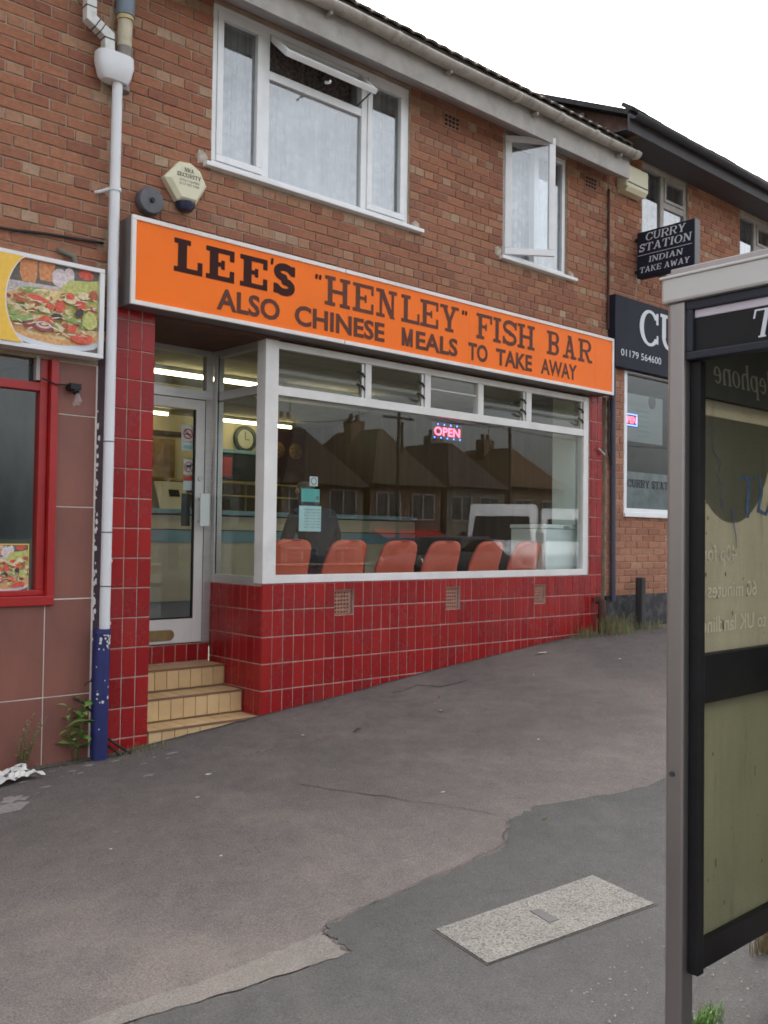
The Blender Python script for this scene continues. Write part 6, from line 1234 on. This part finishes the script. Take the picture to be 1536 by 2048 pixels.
# ================================================================== across the road (seen in the window glass)
HR = [((.26, .15, .11), (.30, .2, .13)), ((.30, .24, .18), (.13, .09, .06)), ((.27, .16, .12), (.14, .1, .07)), ((.34, .30, .24), (.15, .1, .08)), ((.28, .19, .12), (.26, .14, .06))]
hl = ['brown brick house across the road at the far left of its row', 'brown brick house across the road with a tall chimney beside the pole', 'house across the road with red bay roof in the middle of its row', 'pale rendered house across the road behind the white vans', 'house across the road with an orange brown roof at the right end']
M['dpane'] = mat('dark_house_pane', (.05, .055, .06), .12)
M['win_white'] = mat('house_window_white', (.34, .34, .34), .5)
for i, (xc, wd, ez, rz) in enumerate(((16.0, 5.2, 3.7, 6.5), (21.1, 4.8, 3.7, 6.3), (26.0, 4.8, 3.9, 6.6), (30.8, 4.5, 4.0, 6.3), (35.6, 4.9, 4.2, 6.4))):
    H = T('house', hl[i], 'house', (xc, -26, -1.6), 'houses across the road')
    wm = mat('house_wall_%d' % i, tuple(c*.5 for c in HR[i][0]), .9, var=.15, vs=2); rm_ = mat('house_roof_%d' % i, tuple(c*.38 for c in HR[i][1]), .9, var=.25, vs=3)
    y0, y1 = -26.0, -33.0; x0, x1 = xc-wd/2, xc+wd/2
    box('wall', x0+.15, x1-.15, y1, y0, -1.7, ez, wm, H, 0)
    r_ = MB(); r_.add([(x0, y0+.3, ez-.1), (x1, y0+.3, ez-.1), (x1, y1-.3, ez-.1), (x0, y1-.3, ez-.1), (xc-.15, (y0+y1)/2+1.6, rz), (xc+.15, (y0+y1)/2+1.6, rz), (xc+.15, (y0+y1)/2-1.6, rz), (xc-.15, (y0+y1)/2-1.6, rz)], [(0, 1, 5, 4), (1, 2, 6, 5), (2, 3, 7, 6), (3, 0, 4, 7), (4, 5, 6, 7), (3, 2, 1, 0)]); ro = r_.build('roof', rm_, H)
    cxh = xc+(.4 if i % 2 else -.3); box('chimney', cxh-.45, cxh+.45, (y0+y1)/2-.3, (y0+y1)/2+.3, rz-.7, rz+.5, wm, ro, .02)
    for q in (-.2, .2): MB().lathe([(.1, 0), (.11, .3), (.09, .32)], (cxh+q, (y0+y1)/2, rz+.5), 10).build('chimney_pot', M['terracotta'], ro)
    MB().tube([(cxh+.3, (y0+y1)/2, rz+.7), (cxh+.3, (y0+y1)/2, rz+2.2)], .02, 6).build('aerial', M['near_black'], ro)
    for wx in (xc-wd*.24, xc+wd*.22):
        for z0, z1, hw in ((2.2, 3.45, .75), (-.5, .9, .85)):
            wn = frame(MB(), wx-hw, wx+hw, z0, z1, y0+.002, y0+.05, .06).box(wx-.04, wx+.04, y0+.003, y0+.048, z0+.09, z1-.09).build('window', M['win_white'], H); box('pane', wx-hw+.09, wx+hw-.09, y0+.004, y0+.02, z0+.09, z1-.09, M['dpane'], wn, 0)
    box('door', xc-.1-.45, xc-.1+.45, y0+.002, y0+.05, -1.55, .55, M['red_paint'] if i == 2 else M['wood_dark'], H, .01)
    if i == 2:
        b = MB(); b.prism([(y0, 1.75), (y0+.9, 1.35), (y0, 1.35)], xc-2.1, xc+2.1, 'x'); b.build('bay_roof', M['red_paint'], H)
def van(name, label, x, y, rz, L_=5.2, W_=1.95, H_=2.45, col=(.84, .85, .87), car=False, group=None):
    z0 = ground(x, -5)-.12; V = T(name, label, 'car' if car else 'van', (0, 0, 0), group, local=True); bm_ = mat(name+'_paint', col, .3, var=.02)
    h = L_/2
    if car: pr_ = [(-h, .35), (-h, .72), (-h+.25, .85), (-h+1.15, .95), (-h+1.85, 1.40), (h-1.2, 1.44), (h-.35, 1.0), (h-.02, .9), (h, .35)]
    else: pr_ = [(-h, .35), (-h, .95), (-h+.12, 1.1), (-h+.75, 1.32), (-h+1.35, 2.1), (-h+1.75, H_-.05), (-h+2.2, H_), (h-.15, H_), (h, H_-.15), (h, .35)]
    MB().prism(pr_, -W_/2, W_/2, 'y').build('body', bm_, V, .06, smooth=True)
    a, b = (pr_[3], pr_[4]); ins = .12; n_ = Vector((-(b[1]-a[1]), 0, b[0]-a[0])).normalized()*.012
    def lerp(t): return (a[0]+(b[0]-a[0])*t, a[1]+(b[1]-a[1])*t)
    p0, p1 = lerp(.08), lerp(.95); MB().add([(p0[0]+n_.x, -W_/2+ins, p0[1]+n_.z), (p0[0]+n_.x, W_/2-ins, p0[1]+n_.z), (p1[0]+n_.x, W_/2-ins-.08, p1[1]+n_.z), (p1[0]+n_.x, -W_/2+ins+.08, p1[1]+n_.z)], [(0, 1, 2, 3)]).build('windscreen', M['dwin'], V, thick=.006)
    for s_ in (-1, 1):
        q = [(-h+1.35, 1.05), (-h+1.95, 1.34), (h-1.4, 1.36), (h-.75, 1.02)] if car else [(-h+1.0, 1.38), (-h+1.5, 2.0), (-h+2.1, 2.0), (-h+2.1, 1.38)]
        MB().add([(u, s_*(W_/2+.006), v) for u, v in q], [(0, 1, 2, 3)]).build('side_window', M['dwin'], V, thick=.006)
        b = MB(); b.lathe([(.0, 0), (.11, 0), (.12, .02)], (-h-.0, s_*(W_/2-.25), .78), 12, 'x'); b.build('headlight', M['steel'], V)
        MB().box(-h+1.0, -h+1.12, min(s_*(W_/2+.02), s_*(W_/2+.22)), max(s_*(W_/2+.02), s_*(W_/2+.22)), 1.3 if not car else .95, 1.6 if not car else 1.08).build('mirror', M['black'], V, .02)
        for xw in (-h+.95, h-.95):
            wl = MB(); wl.lathe([(.20, -.1), (.33, -.1), (.345, 0), (.33, .1), (.20, .1)], (xw, s_*(W_/2-.12), .34), 20, 'y'); wo_ = wl.build('wheel', M['black'], V, smooth=True); b = MB(); b.lathe([(.0, -.105), (.2, -.102), (.21, .0)] if s_ < 0 else [(.21, 0), (.2, .102), (.0, .105)], (xw, s_*(W_/2-.12), .34), 16, 'y'); b.build('rim', M['steel'], wo_)
    box('bumper', -h-.05, -h+.1, -W_/2+.05, W_/2-.05, .32, .6, M['near_black'], V, .03); box('number_plate', -h-.056, -h-.051, -.26, .26, .42, .53, M['paper'], V, 0)
    V.location = (x, y, z0); V.rotation_euler = (0, 0, rz); return V
M['dwin'] = mat('dark_vehicle_glass', (.012, .013, .015), .08, var=.05)
van('parked_van', 'white van with a dark windscreen parked nearer the shop', 17.9, -13.0, R(-38), group='white vans parked across the road')
van('parked_van', 'white van parked behind the first white van', 21.7, -13.4, R(-40), group='white vans parked across the road')
van('parked_car', 'dark hatchback parked in front of the white vans', 13.6, -11.3, R(-10), L_=4.0, W_=1.7, col=(.03, .032, .04), car=True)
def pole(x, y, h, arms, label):
    P_ = T('telegraph_pole', label, 'pole', (x, y, -1.0), 'telegraph poles'); MB().tube([(x, y, -1.2), (x, y, h)], .09, 8, r_end=.07).build('post', M['wood_dark'], P_, smooth=True)
    for k in range(arms):
        box('cross_arm', x-.9, x+.9, y-.05, y+.05, h-.5-k*.45, h-.4-k*.45, M['wood_dark'], P_, .01)
        for q in (-.8, -.4, .4, .8): MB().lathe([(.04, 0), (.05, .06), (.03, .12)], (x+q, y, h-.4-k*.45), 8).build('insulator', M['white_pan'], P_)
    return P_
pole(23.6, -24, 7.9, 3, 'telegraph pole with three cross arms across the road'); pole(31.2, -24.2, 7.4, 0, 'plain telegraph pole behind the white vans'); pole(26.6, -27, 6.9, 0, 'short plain pole between two houses across the road')
wr = T('overhead_wires', 'overhead telephone wires sagging between the poles across the road', 'wires', (23.6, -24, 7))
for k, (x2, y2, z2) in enumerate(((2, -23, 8.6), (2, -22, 8.2), (31.2, -24.2, 7.2), (31.2, -24.2, 6.9), (50, -25, 7.6), (50, -25, 7.2), (20, -27, 6.4), (40, -24, 7.8))):
    a = Vector((23.6, -24, 7.5-.2*(k % 3))); b = Vector((x2, y2, z2)); MB().tube([a.lerp(b, i/12)-Vector((0, 0, .5*math.sin(math.pi*i/12))) for i in range(13)], .016, 5).build('wire', M['black'], wr)
gwl = T('garden_wall', 'low brick garden wall in front of the houses across the road', 'wall', (26, -20.5, -1))
box('brickwork', 5, 45, -20.6, -20.35, -1.2, .35, mat('garden_brick', (.16, .09, .07), .9, var=.3, vs=3), gwl, 0); box('coping', 5, 45, -20.65, -20.3, .352, .42, M['mortar'], gwl, .01)
# ================================================================== small things on the ground
M['slab'] = None
m, t, out = newmat('speckled_concrete'); Lk = t.links.new; g = N(t, 'ShaderNodeNewGeometry'); v = N(t, 'ShaderNodeTexVoronoi', Scale=150); Lk(g.outputs['Position'], v.inputs['Vector']); sp_ = N(t, 'ShaderNodeSeparateColor'); Lk(v.outputs['Color'], sp_.inputs[0])
rp = ramp(t, [(0, (.08, .076, .07)), (.2, (.135, .13, .118)), (.6, (.185, .176, .158)), (1, (.23, .22, .195))]); Lk(sp_.outputs[0], rp.inputs[0]); nz = N(t, 'ShaderNodeTexNoise', Scale=5, Detail=6); Lk(g.outputs['Position'], nz.inputs['Vector']); mr = N(t, 'ShaderNodeMapRange'); mr.inputs['To Min'].default_value = .7; mr.inputs['To Max'].default_value = 1.2; Lk(nz.outputs[0], mr.inputs[0])
mm = N(t, 'ShaderNodeMix', data_type='RGBA', blend_type='MULTIPLY'); mm.inputs[0].default_value = 1; Lk(rp.outputs[0], mm.inputs[6]); Lk(mr.outputs[0], mm.inputs[7]); p = N(t, 'ShaderNodeBsdfPrincipled'); p.inputs['Roughness'].default_value = .9; Lk(mm.outputs[2], p.inputs['Base Color']); bp = N(t, 'ShaderNodeBump'); bp.inputs['Strength'].default_value = .6; bp.inputs['Distance'].default_value = .004; Lk(v.outputs['Distance'], bp.inputs['Height']); Lk(bp.outputs[0], p.inputs['Normal']); Lk(p.outputs[0], out.inputs[0]); M['slab'] = m
sc_ = [(-1.483, -3.326), (-.654, -3.441), (-.723, -3.780), (-1.544, -3.642)]
SL = T('access_cover', 'speckled pale concrete access cover set in the dark tarmac', 'cover', (-1.1, -3.55, ground(-1.1, -3.55)))
def shr(pts, k): cx = sum(p_[0] for p_ in pts)/4; cy_ = sum(p_[1] for p_ in pts)/4; return [(cx+(x-cx)*k, cy_+(y-cy_)*(k if k < 1 else 1+(k-1)*2.2)) for x, y in pts]
def slab(pts, lift0, lift1, name, m_, par, n=8):
    b = MB(); a, b2, c, d = [Vector((x, y, 0)) for x, y in pts]
    top = lambda u, v: (lambda q: (q.x, q.y, ground(q.x, q.y)+lift1))((a.lerp(b2, u)).lerp(d.lerp(c, u), v)); b.grid(top, n, 3); e = [top(i/n, 0) for i in range(n+1)]+[top(1, j/3) for j in range(1, 4)]+[top(1-i/n, 1) for i in range(1, n+1)]+[top(0, 1-j/3) for j in range(1, 3)]
    k = len(e); b.add(e+[(x, y, z-(lift1-lift0)) for x, y, z in e], [(i, (i+1) % k, k+(i+1) % k, k+i) for i in range(k)]); return b.build(name, m_, par)
slab(shr(sc_, 1.02), -.02, .0062, 'joint', M['crack'], SL); slab(sc_, -.02, .0105, 'slab', M['slab'], SL)
slab([(-1.117, -3.478), (-1.078, -3.49), (-1.098, -3.606), (-1.148, -3.597)], .0, .0125, 'lifting_plate', mat('dark_lifting_plate', (.055, .055, .054), .6, var=.2), SL, 2)
SOI = flat_patch('soil', spot(-.80, -4.80, .58, 31, None, asp=1.1), .0095, mat('brown_soil', (.06, .04, .028), .95, var=.5, vs=12, bump=.6, bs=25), 'bare brown soil around the foot of the kiosk')
gr = MB(); rr = random.Random(21)
for k in range(420):
    x, y = rr.uniform(-1.6, -.3), rr.uniform(-5.2, -3.9); s_ = rr.uniform(.002, .006); z = ground(x, y)+.006
    gr.add([(x-s_, y-s_, z), (x+s_, y-s_*.6, z), (x+s_*.7, y+s_, z), (x-s_*.8, y+s_*.7, z), (x, y, z+s_*1.2)], [(0, 1, 4), (1, 2, 4), (2, 3, 4), (3, 0, 4)])
tag(gr.build('gravel', mat('grit', (.3, .28, .25), .9, var=.4, vs=80)), 'fine pale grit scattered on the tarmac under the kiosk', kind='stuff')
# leaves and plants
M['leaf'] = mat('green_weed_leaf', (.13, .27, .05), .5, var=.3, vs=20, col2=(.20, .36, .08)); M['leaf'].node_tree.nodes['Principled BSDF'].inputs['Subsurface Weight'].default_value = 0
M['grass_dry'] = mat('dry_grass', (.26, .20, .10), .8, var=.3, vs=9); M['grass_green'] = mat('green_grass', (.10, .17, .045), .7, var=.35, vs=9); M['leaf_dead'] = mat('dead_leaf', (.36, .17, .07), .8, var=.3, vs=20); M['stem'] = mat('weed_stem', (.13, .14, .05), .7)
lm = []
for k in range(3):
    b = MB(); n = 6; wv = [.0, .55, .95, 1, .75, .4, .0]; 
    for i in range(n+1):
        t_ = i/n; b.v += [(t_, -.21*wv[i], .10*t_*(1-t_)*2-.14*t_*t_+.05*wv[i]), (t_, 0, .10*t_*(1-t_)*2-.14*t_*t_), (t_, .21*wv[i], .10*t_*(1-t_)*2-.14*t_*t_+.05*wv[i]+.02*k)]
    for i in range(n): b.f += [(3*i, 3*i+1, 3*i+4, 3*i+3), (3*i+1, 3*i+2, 3*i+5, 3*i+4)]
    b.m = [0]*len(b.f); o = b.build('tmp', M['leaf'], None, smooth='all'); lm.append(o.data); bpy.data.objects.remove(o)
def weed(label, x, y, h, nst, seed, lean=.1, ls=1.0, meshes=None):
    W_ = T('weed', label, 'weed', (x, y, ground(x, y))); r_ = random.Random(seed); off = OFF[W_.name]
    for s_ in range(nst):
        a = r_.uniform(0, 6.28); hh = h*r_.uniform(.6, 1.0) if s_ else h; tip = Vector((x+math.cos(a)*lean*hh*r_.uniform(.3, 1.6), y-abs(math.sin(a))*lean*hh-.01, ground(x, y)+hh)); p0 = Vector((x+r_.uniform(-.03, .03), y+r_.uniform(-.02, .0), ground(x, y)-.01)); MB().tube([p0, p0.lerp(tip, .5)+Vector((r_.uniform(-.015, .015), 0, 0)), tip], .004, 6, r_end=.002).build('stem', M['stem'], W_, smooth='all')
        nl = int(hh/.035)
        for k in range(nl):
            t_ = .15+.85*(k+1)/nl; q = p0.lerp(tip, t_); an = k*2.4+r_.uniform(-.4, .4)
            o = bpy.data.objects.new('leaf', r_.choice(meshes or lm)); C.objects.link(o); o.parent = W_; OFF[o.name] = off; sz = (.125-.05*t_)*r_.uniform(.8, 1.2)*(h/.36)**.5*ls; o.location = q-off; o.rotation_euler = (r_.uniform(-.3, .3), r_.uniform(-.7, .1), an); o.scale = (sz, sz, sz)
    return W_
weed('bright green broad leaved weed growing by the blue pipe base', -1.455, -.035, .38, 4, 1, .14, 1.0)
def tuft(label, x, y, h, n, mats, spread, seed, name='grass_tuft', flat=1.0):
    r_ = random.Random(seed); bs = [MB() for _ in mats]
    for k in range(n):
        b = bs[k % len(mats)] if r_.random() < .85 else r_.choice(bs); bx, by = x+r_.gauss(0, spread*.5), y-abs(r_.gauss(0, spread*.35)); a = r_.uniform(0, 6.28); hh = h*r_.uniform(.35, 1.1); le = hh*r_.uniform(.15, .75)*flat; w_ = r_.uniform(.0009, .0022); z = ground(bx, by)-.005
        px_, py_ = math.cos(a+1.57)*w_, math.sin(a+1.57)*w_; m1 = (bx+math.cos(a)*le*.35, by+math.sin(a)*le*.35*.6, z+hh*.62); m2 = (bx+math.cos(a)*le, by+math.sin(a)*le*.6, z+hh*r_.uniform(.75, 1))
        b.add([(bx-px_, by-py_, z), (bx+px_, by+py_, z), (m1[0]+px_*.8, m1[1]+py_*.8, m1[2]), (m1[0]-px_*.8, m1[1]-py_*.8, m1[2]), m2], [(0, 1, 2, 3), (3, 2, 4)])
    t_ = T(name, label, 'grass', (x, y, ground(x, y)))
    for b, m_ in zip(bs, mats):
        if b.v: b.build('blades', m_, t_, fix=False)['kind'] = 'stuff'
    return t_
lmd = []
for q in lm: q = q.copy(); q.materials.clear(); q.materials.append(mat('dry_weed_leaf', (.17, .16, .06), .8, var=.3, vs=20, col2=(.24, .19, .09))); lmd.append(q)
weed('wispy half dry weed against the brown tiles at the left edge', -1.80, -.04, .34, 9, 22, .38, .34, lmd)
tuft('low green and dry weeds at the foot of the left tiled pillar', -1.02, -.06, .07, 150, [M['grass_green'], M['grass_dry']], .22, 3)
tuft('dry straggly weeds around the rusty pipe stub', 4.22, -.14, .26, 360, [M['grass_dry'], M['grass_green'], M['grass_dry']], .30, 4)
tuft('low dry weeds along the black plinth beside the timber post', 4.85, -.12, .14, 240, [M['grass_dry'], M['grass_green']], .42, 5)
tuft('weeds at the right corner of the red tiled plinth', 3.85, -.06, .13, 150, [M['grass_green'], M['grass_dry']], .2, 6)
tuft('bright green moss tuft at the foot of the kiosk post', -1.345, -4.33, .05, 420, [M['grass_green'], M['leaf']], .07, 7)
tuft('dry yellow grass clump behind the kiosk', -.76, -4.24, .13, 170, [M['grass_dry'], M['grass_dry']], .07, 8)
tuft('small green grass tuft growing in the pavement joint', -.237, -2.847, .022, 60, [M['grass_green'], M['leaf']], .035, 9)
tuft('low weeds along the foot of the brown tiled wall', -1.5, -.02, .05, 90, [M['grass_dry'], M['grass_green']], .5, 10)
tuft('sparse moss in the pavement below the steps', -.55, -.75, .018, 60, [M['grass_green']], .16, 12)
dl_ = [(.917, -.964, .05, 'curled orange dead leaf nearest the road below the window'), (1.172, -.721, .032, 'small dead leaf near the crooked crack'), (.226, -.893, .06, 'largest dead leaf on the pavement below the steps'), (2.478, -1.75, .03, 'pale dead leaf beside the kiosk post'), (1.02, -.80, .026, 'tiny brown leaf between two larger leaves')]
for i, (x, y, s_, lab) in enumerate(dl_):
    me = lm[i % 3].copy(); me.materials.clear(); me.materials.append(M['leaf_dead']); o = bpy.data.objects.new('dead_leaf', me); C.objects.link(o); o.location = (x, y, ground(x, y)+.012); o.scale = (s_, s_*1.4, s_*1.6); o.rotation_euler = (.3, .1, i*1.3); tag(o, lab, 'leaf', 'dead leaves on the pavement')
    me.materials[0] = M['leaf_dead']
# crumpled newspaper
M['news'] = mat('newsprint', (.62, .60, .56), .85, var=.2, vs=14); M['news_ink'] = mat('newsprint_ink', (.12, .12, .13), .9, var=.4, vs=30)
NP = T('newspaper', 'crumpled sheet of newspaper lying by the wall at the left edge', 'newspaper', (-1.95, -.2, ground(-1.95, -.2)))
rr = random.Random(3); ph_ = [rr.uniform(0, 6) for _ in range(6)]
def npf(u, v):
    x = -2.14+.36*u+.03*math.sin(v*5+ph_[0]); y = -.33+.21*v+.03*math.sin(u*6+ph_[1]); z = ground(x, y)+.012+.028*abs(math.sin(u*7+ph_[2]+v*3))*abs(math.sin(v*5+ph_[3]))+.03*max(0, u-.75)*2*v+.02*abs(math.sin(u*13+v*9)); return (x, y, z)
b = MB(); b.grid(npf, 18, 12); b.m = [1 if rr.random() < .16 else 0 for _ in b.f]; b.build('sheet', [M['news'], M['news_ink']], NP, smooth=False, thick=.0012)
sc2 = MB()
for x, y, s_ in ((2.93, -.31, .055), (-1.665, -2.12, .012), (-1.03, -.965, .02), (-.13, -.70, .012), (.9, -1.9, .012), (-1.3, -1.3, .014), (1.9, -1.2, .010), (-.3, -2.2, .014), (-2.0, -1.7, .010), (.3, -3.9, .016), (3.3, -.9, .02), (2.2, -.8, .012)):
    n_ = 6; a0 = rr.uniform(0, 6); sc2.add([(x+s_*rr.uniform(.6, 1.4)*math.cos(a0+i), y+s_*.5*math.sin(a0+i), ground(x, y)+.012+rr.uniform(0, .004)) for i in range(n_)], [tuple(range(n_))])
tag(sc2.build('paper_scraps', M['news']), 'tiny white paper scraps scattered over the pavement', kind='stuff')
